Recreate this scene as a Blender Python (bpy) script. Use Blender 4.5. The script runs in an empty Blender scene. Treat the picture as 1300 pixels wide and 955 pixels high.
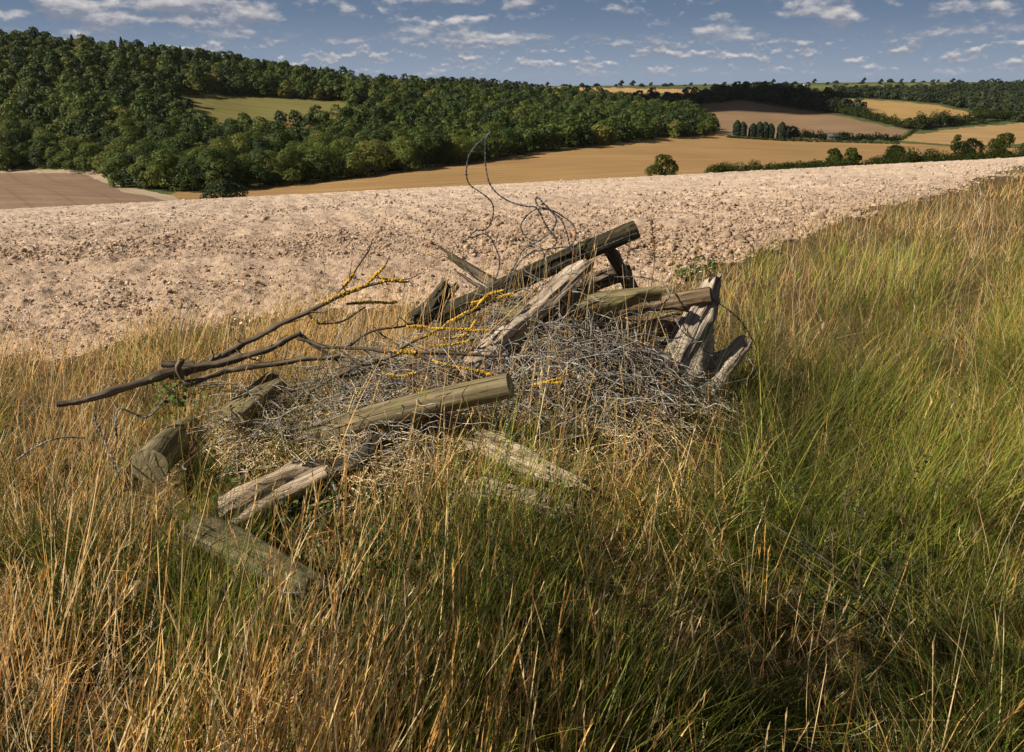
import bpy, math, random
import numpy as np
from mathutils import Vector, Matrix

rng = np.random.default_rng(7)
random.seed(7)
sc = bpy.context.scene
C = sc.collection

# ---------------------------------------------------------------- camera model
F = 1011.0                      # focal length in photograph pixels (28 mm on 36 mm)
PITCH = math.radians(17.8)
EYE = 1.6
CP, SP = math.cos(PITCH), math.sin(PITCH)

def ray(px, py):
    """slope pair of the sight line through a photograph pixel: (X/Y, (Z-EYE)/Y)"""
    cx = (np.asarray(px, float) - 650.0) / F
    cy = (432.5 - np.asarray(py, float)) / F
    dy = CP + cy * SP
    dz = -SP + cy * CP
    return cx / dy, dz / dy

def P(px, py, Y):
    u, s = ray(px, py)
    return np.array([u * Y, Y, EYE + s * Y])

def proj(X, Y, Z):
    dz = Z - EYE
    depth = Y * CP - dz * SP
    up = Y * SP + dz * CP
    depth = np.where(np.abs(depth) < 1e-6, 1e-6, depth)
    return 650.0 + F * X / depth, 432.5 - F * up / depth

# ---------------------------------------------------------------- noise
def _hash(ix, iy, iz, seed):
    with np.errstate(over='ignore'):
        h = (ix.astype(np.uint32) * np.uint32(374761393) + iy.astype(np.uint32) * np.uint32(668265263)
             + iz.astype(np.uint32) * np.uint32(2147483647) + np.uint32(seed) * np.uint32(974711))
        h = (h ^ (h >> np.uint32(13))) * np.uint32(1274126177)
        h = (h ^ (h >> np.uint32(16))) * np.uint32(2246822519)
        h = h ^ (h >> np.uint32(13))
    return h.astype(np.float64) / 4294967295.0

def vnoise(x, y, z=None, seed=0):
    x = np.asarray(x, float); y = np.asarray(y, float)
    z = np.zeros_like(x) if z is None else np.asarray(z, float)
    fx, fy, fz = np.floor(x), np.floor(y), np.floor(z)
    ax, ay, az = x - fx, y - fy, z - fz
    ax = ax * ax * (3 - 2 * ax); ay = ay * ay * (3 - 2 * ay); az = az * az * (3 - 2 * az)
    ix, iy, iz = fx.astype(np.int64), fy.astype(np.int64), fz.astype(np.int64)
    r = 0
    for dx in (0, 1):
        wx = ax if dx else 1 - ax
        for dy in (0, 1):
            wy = ay if dy else 1 - ay
            for dz in (0, 1):
                wz = az if dz else 1 - az
                r = r + wx * wy * wz * _hash(ix + dx, iy + dy, iz + dz, seed)
    return r * 2 - 1

def fbm(x, y, z=None, seed=0, octaves=4, gain=0.5):
    a, t, f = 1.0, 0, 1.0
    for o in range(octaves):
        t = t + a * vnoise(x * f, y * f, None if z is None else z * f, seed + o * 17)
        a *= gain; f *= 2.03
    return t

def sstep(a, b, x):
    t = np.clip((x - a) / (b - a), 0, 1)
    return t * t * (3 - 2 * t)

# ---------------------------------------------------------------- terrain
A1, A2, BX = 0.0436, 0.00085, 0.0505

def near_z(X, Y):
    return -A1 * Y - A2 * Y * Y + BX * X

def crest_s(u):
    return -A1 - 2 * A2 * 43.4 + BX * u

ctrl = []
for px in (-200, 50, 300, 550, 800, 1050, 1300, 1500):
    u, s = ray(px, 240)
    ctrl.append((u, 170, crest_s(u) - 0.012))
for px, py, Y in [
    (0, 277, 260), (300, 265, 260), (650, 239, 260), (950, 223, 260), (1300, 209, 260), (1500, 200, 260), (-200, 280, 260),
    (0, 240, 330), (0, 218, 430), (110, 218, 425), (165, 241, 350), (240, 254, 310), (-200, 218, 430),
    (330, 250, 320), (450, 235, 350), (530, 223, 380), (650, 204, 440), (780, 186, 520), (905, 175, 620),
    (800, 210, 380), (950, 200, 450), (1000, 183, 600), (1100, 196, 480), (1130, 184, 600), (1250, 190, 540),
    (1150, 174, 700), (1300, 180, 640), (1300, 159, 850), (1500, 160, 850),
    (912, 170, 660), (1009, 175, 690), (938, 127, 1000), (1042, 141, 900), (1155, 167, 760),
    (1151, 157, 800), (1258, 149, 940), (1070, 127, 1050),
    (0, 150, 540), (0, 68, 720), (-200, 60, 720), (-200, 150, 540), (150, 172, 480), (200, 85, 740), (300, 182, 520), (300, 125, 690),
    (440, 135, 700), (330, 160, 590), (400, 111, 790), (560, 120, 900), (700, 132, 900), (850, 139, 950),
    (700, 162, 660), (500, 164, 580), (850, 160, 780),
    (870, 120, 1300), (800, 118, 1250), (640, 115, 1250), (640, 110, 1600), (800, 110, 1600), (900, 109, 1600), (1000, 107.5, 1600), (1200, 105, 1650), (1300, 125, 1250),
    (1150, 126, 1250), (1300, 106, 1650), (1500, 106, 1650),
    (0, 84, 1000), (200, 94, 1000), (400, 113, 1100), (-200, 80, 1000),
    (200, 116, 2000), (600, 114, 2300), (1000, 113, 2300), (1400, 112, 2300), (-200, 115, 2000),
    (200, 118, 6000), (600, 118, 6000), (1000, 118, 6000), (1400, 118, 6000), (-200, 118, 6000)]:
    u, s = ray(px, py)
    ctrl.append((float(u), Y, float(s)))
ctrl = np.array(ctrl)
cu, cv, cs = ctrl[:, 0], np.log(ctrl[:, 1]), ctrl[:, 2]

def _tps(r2):
    return np.where(r2 > 1e-12, 0.5 * r2 * np.log(np.maximum(r2, 1e-12)), 0)

n_ = len(cu)
K_ = _tps((cu[:, None] - cu) ** 2 + (cv[:, None] - cv) ** 2) + np.eye(n_) * 0.0006
L_ = np.zeros((n_ + 3, n_ + 3))
L_[:n_, :n_] = K_
L_[:n_, n_] = L_[n_, :n_] = 1
L_[:n_, n_ + 1] = L_[n_ + 1, :n_] = cu
L_[:n_, n_ + 2] = L_[n_ + 2, :n_] = cv
W_ = np.linalg.solve(L_, np.concatenate([cs, [0, 0, 0]]))

def far_z(X, Y):
    u = np.clip(X / Y, -1.2, 1.2); v = np.log(Y)
    r = W_[n_] + W_[n_ + 1] * u + W_[n_ + 2] * v
    for i in range(n_):
        r = r + W_[i] * _tps((u - cu[i]) ** 2 + (v - cv[i]) ** 2)
    return EYE + r * Y

def terrain(X, Y):
    X = np.asarray(X, float); Y = np.asarray(Y, float)
    zn = near_z(X, Y)
    if np.max(Y) < 100:
        return zn
    w = sstep(105, 170, Y)
    return zn * (1 - w) + far_z(X, np.maximum(Y, 60)) * w

# heap of old brushwood and thatch on which the timber lies
HEAP = [(0.20, 4.02, 0.50, 0.42, 0.60), (-0.55, 3.66, 0.50, 0.38, 0.42), (-1.15, 3.55, 0.35, 0.33, 0.26), (0.0, 3.36, 0.55, 0.24, 0.13)]

def heap(X, Y):
    h = 0
    for x0, y0, sx, sy, a in HEAP:
        h = np.maximum(h, a * np.exp(-0.5 * (((X - x0) / sx) ** 2 + ((Y - y0) / sy) ** 2)))
    return h

def surf(X, Y):
    return near_z(X, Y) + heap(X, Y)

def S(px, py, lift=0.0):
    """point of the heap or the ground seen at a pixel, raised a little"""
    u, s = ray(px, py)
    Y = np.linspace(1.2, 60, 40000)
    d = (EYE + s * Y) - (surf(u * Y, Y) + lift)
    k = int(np.argmax(d < 0))
    y = Y[k]
    return np.array([u * y, y, EYE + s * y])

EDGE_X = [-500, 0, 120, 260, 400, 520, 640, 780, 860, 940, 1000, 1060, 1130, 1200, 1260, 1300, 1500, 1900]
EDGE_Y = [462, 448, 440, 425, 404, 392, 388, 372, 350, 335, 305, 278, 255, 238, 222, 212, 165, 120]

def verge(X, Y, Z):
    """> 0 inside the grass verge, in photograph rows below the field's edge"""
    px, py = proj(X, Y, Z)
    n = 14 * fbm(X * 0.8, Y * 0.8, seed=5, octaves=3)
    return py - np.interp(px, EDGE_X, EDGE_Y) + n * np.clip(9 / Y, 0.25, 1)

# ---------------------------------------------------------------- mesh helpers
def mesh_np(name, verts, faces, mats=(), attrs=None, smooth=False, midx=None):
    me = bpy.data.meshes.new(name)
    verts = np.asarray(verts, np.float32).reshape(-1, 3)
    blocks = faces if isinstance(faces, list) else [faces]
    blocks = [np.asarray(b, np.int32) for b in blocks if len(b)]
    me.vertices.add(len(verts)); me.vertices.foreach_set('co', verts.ravel())
    loops = np.concatenate([b.ravel() for b in blocks])
    tot = np.concatenate([np.full(len(b), b.shape[1], np.int32) for b in blocks])
    start = np.concatenate([[0], np.cumsum(tot)[:-1]]).astype(np.int32)
    me.loops.add(len(loops)); me.loops.foreach_set('vertex_index', loops)
    me.polygons.add(len(tot)); me.polygons.foreach_set('loop_start', start)
    if smooth:
        me.polygons.foreach_set('use_smooth', np.ones(len(tot), bool))
    for m in mats:
        me.materials.append(m)
    if midx is not None:
        me.polygons.foreach_set('material_index', np.asarray(midx, np.int32))
    for k, v in (attrs or {}).items():
        v = np.asarray(v, np.float32)
        if v.ndim == 1:
            a = me.attributes.new(k, 'FLOAT', 'POINT'); a.data.foreach_set('value', v)
        else:
            a = me.attributes.new(k, 'FLOAT_VECTOR', 'POINT'); a.data.foreach_set('vector', v.ravel())
    me.update(calc_edges=True)
    return me

def add(name, me, parent=None):
    o = bpy.data.objects.new(name, me)
    C.objects.link(o)
    if parent is not None:
        o.parent = parent
    return o

def tag(o, label=None, cat=None, group=None, kind=None):
    if label: o['label'] = label
    if cat: o['category'] = cat
    if group: o['group'] = group
    if kind: o['kind'] = kind
    return o

def empty(name, loc, label, cat, group=None):
    o = bpy.data.objects.new(name, None); C.objects.link(o)
    o.location = loc; o.empty_display_size = 0.1
    return tag(o, label, cat, group)

class Acc:
    """collects pieces of one mesh"""
    def __init__(self):
        self.v, self.q, self.t, self.a, self.n = [], [], [], {}, 0
    def put(self, v, q=None, t=None, **attrs):
        v = np.asarray(v, float).reshape(-1, 3)
        if q is not None and len(q): self.q.append(np.asarray(q) + self.n)
        if t is not None and len(t): self.t.append(np.asarray(t) + self.n)
        for k, x in attrs.items():
            x = np.asarray(x, float)
            if x.ndim == 0: x = np.full(len(v), float(x))
            self.a.setdefault(k, []).append(x)
        self.v.append(v); self.n += len(v)
    def mesh(self, name, mats, smooth=False):
        f = []
        if self.q: f.append(np.concatenate(self.q))
        if self.t: f.append(np.concatenate(self.t))
        return mesh_np(name, np.concatenate(self.v), f, mats, {k: np.concatenate(x) for k, x in self.a.items()}, smooth)

def norm(v):
    return v / np.maximum(np.linalg.norm(v, axis=-1, keepdims=True), 1e-9)

def vtubes(Pt, R, ns=4):
    """N curves of K points as tubes; returns vertices (N*K*ns) and quads"""
    N, K, _ = Pt.shape
    T = np.gradient(Pt, axis=1); T = norm(T)
    ref = np.where(np.abs(T[..., 2:3]) > 0.9, np.array([1.0, 0, 0]), np.array([0, 0, 1.0]))
    U = norm(np.cross(T, ref)); V = np.cross(T, U)
    a = np.arange(ns) * 2 * np.pi / ns
    ring = (U[:, :, None] * np.cos(a)[:, None] + V[:, :, None] * np.sin(a)[:, None]) * R[:, :, None, None]
    vv = (Pt[:, :, None] + ring).reshape(-1, 3)
    i = np.arange(N)[:, None, None] * K * ns + np.arange(K - 1)[None, :, None] * ns
    j = np.arange(ns)[None, None]; k = (j + 1) % ns
    q = np.stack([i + j, i + k, i + ns + k, i + ns + j], -1).reshape(-1, 4)
    return vv, q

def spline(pts, n):
    """Catmull-Rom through points"""
    p = np.asarray(pts, float)
    if len(p) == 2:
        return p[0] + (p[1] - p[0]) * np.linspace(0, 1, n)[:, None]
    e = np.vstack([2 * p[0] - p[1], p, 2 * p[-1] - p[-2]])
    t = np.linspace(0, len(p) - 1, n); k = np.minimum(t.astype(int), len(p) - 2); f = (t - k)[:, None]
    a, b, c, d = e[k], e[k + 1], e[k + 2], e[k + 3]
    return 0.5 * (2 * b + (c - a) * f + (2 * a - 5 * b + 4 * c - d) * f ** 2 + (3 * b - a - 3 * c + d) * f ** 3)

def frames(p):
    T = norm(np.gradient(p, axis=0))
    U = np.zeros_like(T); u = np.array([0, 0, 1.0])
    if abs(T[0, 2]) > 0.9: u = np.array([1.0, 0, 0])
    for i in range(len(p)):
        u = u - T[i] * np.dot(u, T[i]); u = u / np.linalg.norm(u); U[i] = u
    return T, U, np.cross(T, U)

# ---------------------------------------------------------------- materials
def material(name):
    m = bpy.data.materials.new(name); m.use_nodes = True
    nt = m.node_tree; nt.nodes.clear()
    return m, nt, nt.nodes, nt.links

def ramp(nt, stops, fac=None):
    r = nt.nodes.new('ShaderNodeValToRGB')
    e = r.color_ramp.elements
    while len(e) < len(stops): e.new(0.5)
    for el, (p, c) in zip(e, stops):
        el.position = p; el.color = (*c, 1)
    if fac is not None: nt.links.new(fac, r.inputs[0])
    return r

def noise(nt, vec, scale, detail=4, rough=0.55):
    n = nt.nodes.new('ShaderNodeTexNoise')
    n.inputs['Scale'].default_value = scale; n.inputs['Detail'].default_value = detail; n.inputs['Roughness'].default_value = rough
    if vec is not None: nt.links.new(vec, n.inputs['Vector'])
    return n

def attr(nt, name):
    a = nt.nodes.new('ShaderNodeAttribute'); a.attribute_name = name
    return a

def mix(nt, f, a, b, mode='MIX'):
    m = nt.nodes.new('ShaderNodeMix'); m.data_type = 'RGBA'; m.blend_type = mode
    for s, v in ((m.inputs[0], f), (m.inputs[6], a), (m.inputs[7], b)):
        if isinstance(v, (int, float)): s.default_value = v
        elif isinstance(v, tuple): s.default_value = (*v, 1)
        else: nt.links.new(v, s)
    return m.outputs[2]

def maths(nt, op, a, b=None, clamp=False):
    m = nt.nodes.new('ShaderNodeMath'); m.operation = op; m.use_clamp = clamp
    for s, v in ((m.inputs[0], a), (m.inputs[1], b)):
        if v is None: continue
        if isinstance(v, (int, float)): s.default_value = v
        else: nt.links.new(v, s)
    return m.outputs[0]

def mapping(nt, vec, scale, rot=(0, 0, 0)):
    m = nt.nodes.new('ShaderNodeMapping'); m.inputs['Scale'].default_value = scale; m.inputs['Rotation'].default_value = rot
    nt.links.new(vec, m.inputs['Vector'])
    return m.outputs[0]

def finish(nt, col, rough=0.9, bump=None, bdist=0.01, bstr=1.0, spec=0.2):
    b = nt.nodes.new('ShaderNodeBsdfPrincipled'); o = nt.nodes.new('ShaderNodeOutputMaterial')
    if isinstance(col, tuple): b.inputs['Base Color'].default_value = (*col, 1)
    else: nt.links.new(col, b.inputs['Base Color'])
    b.inputs['Roughness'].default_value = rough
    b.inputs['Specular IOR Level'].default_value = spec
    if bump is not None:
        bp = nt.nodes.new('ShaderNodeBump'); bp.inputs['Distance'].default_value = bdist; bp.inputs['Strength'].default_value = bstr
        nt.links.new(bump, bp.inputs['Height']); nt.links.new(bp.outputs[0], b.inputs['Normal'])
    nt.links.new(b.outputs[0], o.inputs[0])
    return b

def pos(nt):
    return nt.nodes.new('ShaderNodeNewGeometry').outputs['Position']

def soil_mat(name, lo, mid, hi):
    m, nt, N, L = material(name)
    p = pos(nt)
    a = noise(nt, p, 0.35, 5); b = noise(nt, p, 14, 6, 0.65); c = noise(nt, p, 60, 3)
    col = ramp(nt, [(0.28, lo), (0.5, mid), (0.74, hi)], b.outputs['Fac']).outputs[0]
    col = mix(nt, 0.35, col, ramp(nt, [(0.3, (0.72, 0.69, 0.66)), (0.7, (1.12, 1.12, 1.12))], a.outputs['Fac']).outputs[0], 'MULTIPLY')
    t = attr(nt, 'tint')
    v = nt.nodes.new('ShaderNodeVectorMath'); v.operation = 'MULTIPLY'
    L.new(col, v.inputs[0]); L.new(t.outputs['Vector'], v.inputs[1])
    finish(nt, v.outputs[0], 0.95, maths(nt, 'ADD', b.outputs['Fac'], c.outputs['Fac']), 0.03, 0.9, 0.1)
    return m

def leaf_mat(name, stops, transl=0.3, rand_obj=True, gloss=0.25):
    """foliage: colour from a per-leaf tint (0-1) shifted by the object's own random number"""
    m, nt, N, L = material(name)
    t = attr(nt, 'tint')
    f = t.outputs['Fac']
    if rand_obj:
        oi = nt.nodes.new('ShaderNodeObjectInfo')
        f = maths(nt, 'ADD', f, maths(nt, 'MULTIPLY', maths(nt, 'SUBTRACT', oi.outputs['Random'], 0.42), 0.75), True)
    col = ramp(nt, stops, f).outputs[0]
    d = N.new('ShaderNodeBsdfPrincipled'); tr = N.new('ShaderNodeBsdfTranslucent'); mx = N.new('ShaderNodeMixShader'); o = N.new('ShaderNodeOutputMaterial')
    d.inputs['Roughness'].default_value = 0.6; d.inputs['Specular IOR Level'].default_value = gloss
    L.new(col, d.inputs['Base Color']); L.new(col, tr.inputs[0])
    mx.inputs[0].default_value = transl
    L.new(d.outputs[0], mx.inputs[1]); L.new(tr.outputs[0], mx.inputs[2]); L.new(mx.outputs[0], o.inputs[0])
    return m

def grass_mat(name, transl=0.35):
    """blade colour comes straight from the blade's own colour attribute"""
    m, nt, N, L = material(name)
    t = attr(nt, 'hue')
    d = N.new('ShaderNodeBsdfPrincipled'); tr = N.new('ShaderNodeBsdfTranslucent'); mx = N.new('ShaderNodeMixShader'); o = N.new('ShaderNodeOutputMaterial')
    d.inputs['Roughness'].default_value = 0.55; d.inputs['Specular IOR Level'].default_value = 0.25
    L.new(t.outputs['Color'], d.inputs['Base Color']); L.new(t.outputs['Color'], tr.inputs[0])
    mx.inputs[0].default_value = transl
    L.new(d.outputs[0], mx.inputs[1]); L.new(tr.outputs[0], mx.inputs[2]); L.new(mx.outputs[0], o.inputs[0])
    return m

def wood_mat(name, lo, mid, hi, moss=None, moss_amt=0.0, bump=0.006):
    m, nt, N, L = material(name)
    g = attr(nt, 'grain').outputs['Vector']
    n1 = noise(nt, mapping(nt, g, (55, 55, 2.2)), 1.0, 6, 0.6)
    n2 = noise(nt, mapping(nt, g, (16, 16, 3.0)), 1.0, 4)
    n3 = noise(nt, mapping(nt, g, (150, 150, 4.0)), 1.0, 3)
    col = ramp(nt, [(0.30, lo), (0.5, mid), (0.70, hi)], n1.outputs['Fac']).outputs[0]
    col = mix(nt, 0.8, col, ramp(nt, [(0.3, (0.55, 0.53, 0.5)), (0.65, (1.1, 1.1, 1.1))], n2.outputs['Fac']).outputs[0], 'MULTIPLY')
    crack = ramp(nt, [(0.33, (0.18, 0.16, 0.14)), (0.40, (1, 1, 1))], n3.outputs['Fac']).outputs[0]
    col = mix(nt, 0.85, col, crack, 'MULTIPLY')
    if moss:
        n4 = noise(nt, pos(nt), 9, 5, 0.6)
        f = ramp(nt, [(0.62 - moss_amt * 0.4, (0, 0, 0)), (0.72 - moss_amt * 0.3, (1, 1, 1))], n4.outputs['Fac']).outputs[0]
        col = mix(nt, f, col, moss)
    h = maths(nt, 'ADD', n1.outputs['Fac'], maths(nt, 'MULTIPLY', crack, 0.6))
    finish(nt, col, 0.85, h, bump, 1.0, 0.2)
    return m

def endgrain_mat(name, lo, hi):
    m, nt, N, L = material(name)
    g = attr(nt, 'grain').outputs['Vector']
    w = N.new('ShaderNodeTexWave'); w.wave_type = 'RINGS'; w.rings_direction = 'Z'
    w.inputs['Scale'].default_value = 26; w.inputs['Distortion'].default_value = 2.0; w.inputs['Detail'].default_value = 2
    L.new(g, w.inputs['Vector'])
    n = noise(nt, pos(nt), 30, 5)
    col = ramp(nt, [(0.2, lo), (0.9, hi)], w.outputs['Fac']).outputs[0]
    col = mix(nt, 0.7, col, ramp(nt, [(0.3, (0.5, 0.48, 0.45)), (0.7, (1.1, 1.1, 1.1))], n.outputs['Fac']).outputs[0], 'MULTIPLY')
    finish(nt, col, 0.9, n.outputs['Fac'], 0.003, 0.6, 0.15)
    return m

def field_mat(name, lo, hi, rot, row=0.25, patch=0.02, fine=1.2):
    m, nt, N, L = material(name)
    p = pos(nt)
    rows = noise(nt, mapping(nt, p, (0.012, row, 0.02), (0, 0, rot)), 1.0, 5, 0.6)
    pat = noise(nt, p, patch, 4); fn = noise(nt, p, fine, 5, 0.7)
    f = maths(nt, 'ADD', maths(nt, 'MULTIPLY', rows.outputs['Fac'], 0.55), maths(nt, 'MULTIPLY', fn.outputs['Fac'], 0.45))
    col = ramp(nt, [(0.36, lo), (0.62, hi)], f).outputs[0]
    col = mix(nt, 0.6, col, ramp(nt, [(0.3, (0.72, 0.70, 0.66)), (0.7, (1.12, 1.12, 1.1))], pat.outputs['Fac']).outputs[0], 'MULTIPLY')
    wv = N.new('ShaderNodeTexWave'); wv.inputs['Scale'].default_value = 0.022; wv.inputs['Distortion'].default_value = 0.6; wv.inputs['Detail'].default_value = 1
    wv.bands_direction = 'Y'
    L.new(mapping(nt, p, (1, 1, 0), (0, 0, rot)), wv.inputs['Vector'])
    col = mix(nt, 0.5, col, ramp(nt, [(0.0, (0.72, 0.70, 0.68)), (0.06, (1, 1, 1)), (0.90, (1, 1, 1)), (1.0, (1.12, 1.12, 1.12))], wv.outputs['Fac']).outputs[0], 'MULTIPLY')
    finish(nt, col, 0.95, fn.outputs['Fac'], 0.25, 0.6, 0.1)
    return m

M_soil = soil_mat('ploughed soil', (0.35, 0.268, 0.21), (0.51, 0.41, 0.333), (0.61, 0.515, 0.432))
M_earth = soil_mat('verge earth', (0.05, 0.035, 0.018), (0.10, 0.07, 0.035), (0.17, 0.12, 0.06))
M_grass = grass_mat('grass blades', 0.40)
M_leaf = leaf_mat('broad leaves', [(0.0, (0.022, 0.038, 0.009)), (0.35, (0.042, 0.072, 0.012)), (0.65, (0.088, 0.120, 0.017)), (0.88, (0.125, 0.145, 0.024)), (1.0, (0.16, 0.15, 0.032))], 0.35)
M_shaded_leaf = leaf_mat('shaded leaves', [(0.0, (0.011, 0.018, 0.004)), (0.35, (0.024, 0.036, 0.007)), (0.65, (0.050, 0.062, 0.011)), (1.0, (0.09, 0.095, 0.018))], 0.3, True, 0.08)  # broad leaf colours darkened, painting in the shade on hedges and trees
M_conifer = leaf_mat('conifer needles', [(0.0, (0.006, 0.013, 0.006)), (1.0, (0.022, 0.04, 0.014))], 0.1)
M_white_leaf = leaf_mat('silvery leaves', [(0.0, (0.10, 0.12, 0.08)), (1.0, (0.30, 0.31, 0.24))], 0.3)
M_weed = leaf_mat('weed leaves', [(0.0, (0.016, 0.028, 0.006)), (0.6, (0.045, 0.075, 0.012)), (1.0, (0.11, 0.155, 0.025))], 0.3, False)
M_flower = leaf_mat('pink petals', [(0.0, (0.45, 0.10, 0.38)), (1.0, (0.6, 0.22, 0.5))], 0.3, False)

m, nt, N, L = material('bark')
nb = noise(nt, pos(nt), 1.5, 5)
finish(nt, ramp(nt, [(0.3, (0.035, 0.027, 0.018)), (0.7, (0.10, 0.08, 0.055))], nb.outputs['Fac']).outputs[0], 0.95, nb.outputs['Fac'], 0.05)
M_bark = m

# ---------------------------------------------------------------- the sky and the sun
w = bpy.data.worlds.new('World'); sc.world = w; w.use_nodes = True
SUN_AZ = math.atan2(-0.93, -0.32)          # from +Y, clockwise positive
SUN_EL = math.radians(37)
nt = w.node_tree; nt.nodes.clear(); N, L = nt.nodes, nt.links
sky = N.new('ShaderNodeTexSky'); sky.sky_type = 'NISHITA'; sky.sun_disc = False
sky.sun_elevation = SUN_EL; sky.sun_rotation = SUN_AZ
sky.altitude = 150; sky.air_density = 1.0; sky.dust_density = 0.35; sky.ozone_density = 3.0
tc = N.new('ShaderNodeTexCoord')
sep = N.new('ShaderNodeSeparateXYZ'); L.new(tc.outputs['Generated'], sep.inputs[0])
az = maths(nt, 'ARCTAN2', sep.outputs[0], sep.outputs[1]); el = sep.outputs[2]

def cloud_density(el_in, sa, se, seed, detail):
    cb = N.new('ShaderNodeCombineXYZ')
    L.new(maths(nt, 'MULTIPLY', az, sa), cb.inputs[0]); L.new(maths(nt, 'MULTIPLY', el_in, se), cb.inputs[1]); cb.inputs[2].default_value = seed
    big = noise(nt, cb.outputs[0], 1.0, detail, 0.56).outputs['Fac']
    c2 = N.new('ShaderNodeCombineXYZ')
    L.new(maths(nt, 'MULTIPLY', az, se * 1.15), c2.inputs[0]); L.new(maths(nt, 'MULTIPLY', el_in, se * 2.0), c2.inputs[1]); c2.inputs[2].default_value = seed + 5
    lump = noise(nt, c2.outputs[0], 1.0, 5, 0.6).outputs['Fac']
    return maths(nt, 'ADD', big, maths(nt, 'MULTIPLY', maths(nt, 'SUBTRACT', lump, 0.5), 0.46))

def band(lo, hi):
    mr = N.new('ShaderNodeMapRange'); mr.interpolation_type = 'SMOOTHSTEP'
    mr.inputs[1].default_value = lo; mr.inputs[2].default_value = hi
    L.new(el, mr.inputs[0])
    return mr.outputs[0]

def cloud_layer(sa, se, seed, off, th0, th1):
    d0 = cloud_density(el, sa, se, seed, 7)
    d1 = cloud_density(maths(nt, 'ADD', el, off), sa, se, seed, 5)
    mask = ramp(nt, [(th0, (0, 0, 0)), (th1, (1, 1, 1))], d0).outputs[0]
    lit = maths(nt, 'ADD', maths(nt, 'MULTIPLY', maths(nt, 'SUBTRACT', d0, d1), 4.2), 0.24, True)
    return mask, lit

m1, l1 = cloud_layer(12.0, 32.0, 5.3, 0.007, 0.49, 0.60)
m2, l2 = cloud_layer(26.0, 70.0, 8.1, 0.0036, 0.505, 0.63)
up = band(0.040, 0.062)
low = band(0.006, 0.022)
mask = mix(nt, up, mix(nt, low, (0, 0, 0), m2), m1)
lit = mix(nt, up, l2, l1)
CLOUD_HI, CLOUD_LO = (9.0, 8.4, 8.0), (2.9, 3.1, 3.8)
ccol = mix(nt, lit, CLOUD_LO, CLOUD_HI)
tint = mix(nt, 1.0, sky.outputs[0], (0.27, 0.27, 0.31), 'MULTIPLY')
air = mix(nt, band(0.0, 0.10), (3.1, 3.9, 5.1), (1.5, 2.25, 3.5))
tint = mix(nt, band(0.10, 0.35), air, tint)
skycol = mix(nt, maths(nt, 'MULTIPLY', mask, 0.76), tint, ccol)
bg = N.new('ShaderNodeBackground'); bg.inputs[1].default_value = 0.05
L.new(skycol, bg.inputs[0])
wo = N.new('ShaderNodeOutputWorld'); L.new(bg.outputs[0], wo.inputs[0])

ld = bpy.data.lights.new('sun', 'SUN'); ld.energy = 5.0; ld.angle = math.radians(0.5); ld.color = (1.0, 0.895, 0.73)
sun = bpy.data.objects.new('sun', ld); C.objects.link(sun)
to_sun = Vector((math.sin(SUN_AZ) * math.cos(SUN_EL), math.cos(SUN_AZ) * math.cos(SUN_EL), math.sin(SUN_EL)))
sun.rotation_euler = to_sun.to_track_quat('Z', 'Y').to_euler()

# ---------------------------------------------------------------- ground
def grid_faces(nr, nc):
    i = np.arange(nr - 1)[:, None] * nc + np.arange(nc - 1)[None]
    return np.stack([i, i + 1, i + nc + 1, i + nc], -1).reshape(-1, 4)

def submesh(name, V, faces, mats, attrs, smooth=True):
    used, inv = np.unique(faces.ravel(), return_inverse=True)
    return mesh_np(name, V[used], inv.reshape(faces.shape), mats, {k: a[used] for k, a in attrs.items()}, smooth)

rows = np.concatenate([np.arange(0.25, 4, 0.06), np.arange(4, 10, 0.03), np.arange(10, 46, 0.085), np.arange(46, 76, 1.0), np.arange(76, 152, 4.0)])
us = np.linspace(-1.15, 1.15, 1000)
Yg = np.repeat(rows, len(us)); Xg = np.tile(us, len(rows)) * Yg
Zg = near_z(Xg, Yg)
ver = verge(Xg, Yg, Zg)
soil = 1 - sstep(-4, 10, ver)
furrow = 0.035 * np.sin((Xg * 0.96 + Yg * 0.28) * 2 * np.pi / 0.75 + 1.4 * vnoise(Xg * 0.5, Yg * 0.5, seed=4))
rough = 0.033 * fbm(Xg * 2.2, Yg * 2.2, seed=11, octaves=6, gain=0.70) + 0.036 * np.abs(vnoise(Xg * 6, Yg * 6, seed=31)) * (vnoise(Xg, Yg, seed=32) * 0.5 + 0.7)
Zg = terrain(Xg, Yg) + heap(Xg, Yg) + soil * (furrow * 0.45 + rough * np.where(Yg > 46, 0.6, 1)) + (1 - soil) * 0.03 * fbm(Xg * 1.5, Yg * 1.5, seed=19)
Vg = np.stack([Xg, Yg, Zg], -1)
fc = grid_faces(len(rows), len(us))
is_verge = ver[fc].mean(1) > 0
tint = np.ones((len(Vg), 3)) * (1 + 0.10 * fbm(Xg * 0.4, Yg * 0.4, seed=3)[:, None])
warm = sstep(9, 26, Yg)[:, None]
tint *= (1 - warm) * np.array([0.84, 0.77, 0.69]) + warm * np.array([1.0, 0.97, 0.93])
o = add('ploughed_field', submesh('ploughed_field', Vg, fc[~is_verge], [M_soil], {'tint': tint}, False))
tag(o, 'bare pale brown ploughed field sloping away behind the timber heap', 'field', kind='structure')
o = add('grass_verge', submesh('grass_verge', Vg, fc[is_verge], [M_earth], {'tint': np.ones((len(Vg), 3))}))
tag(o, 'earth of the rough grass verge along the ploughed field', 'ground', kind='structure')
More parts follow.
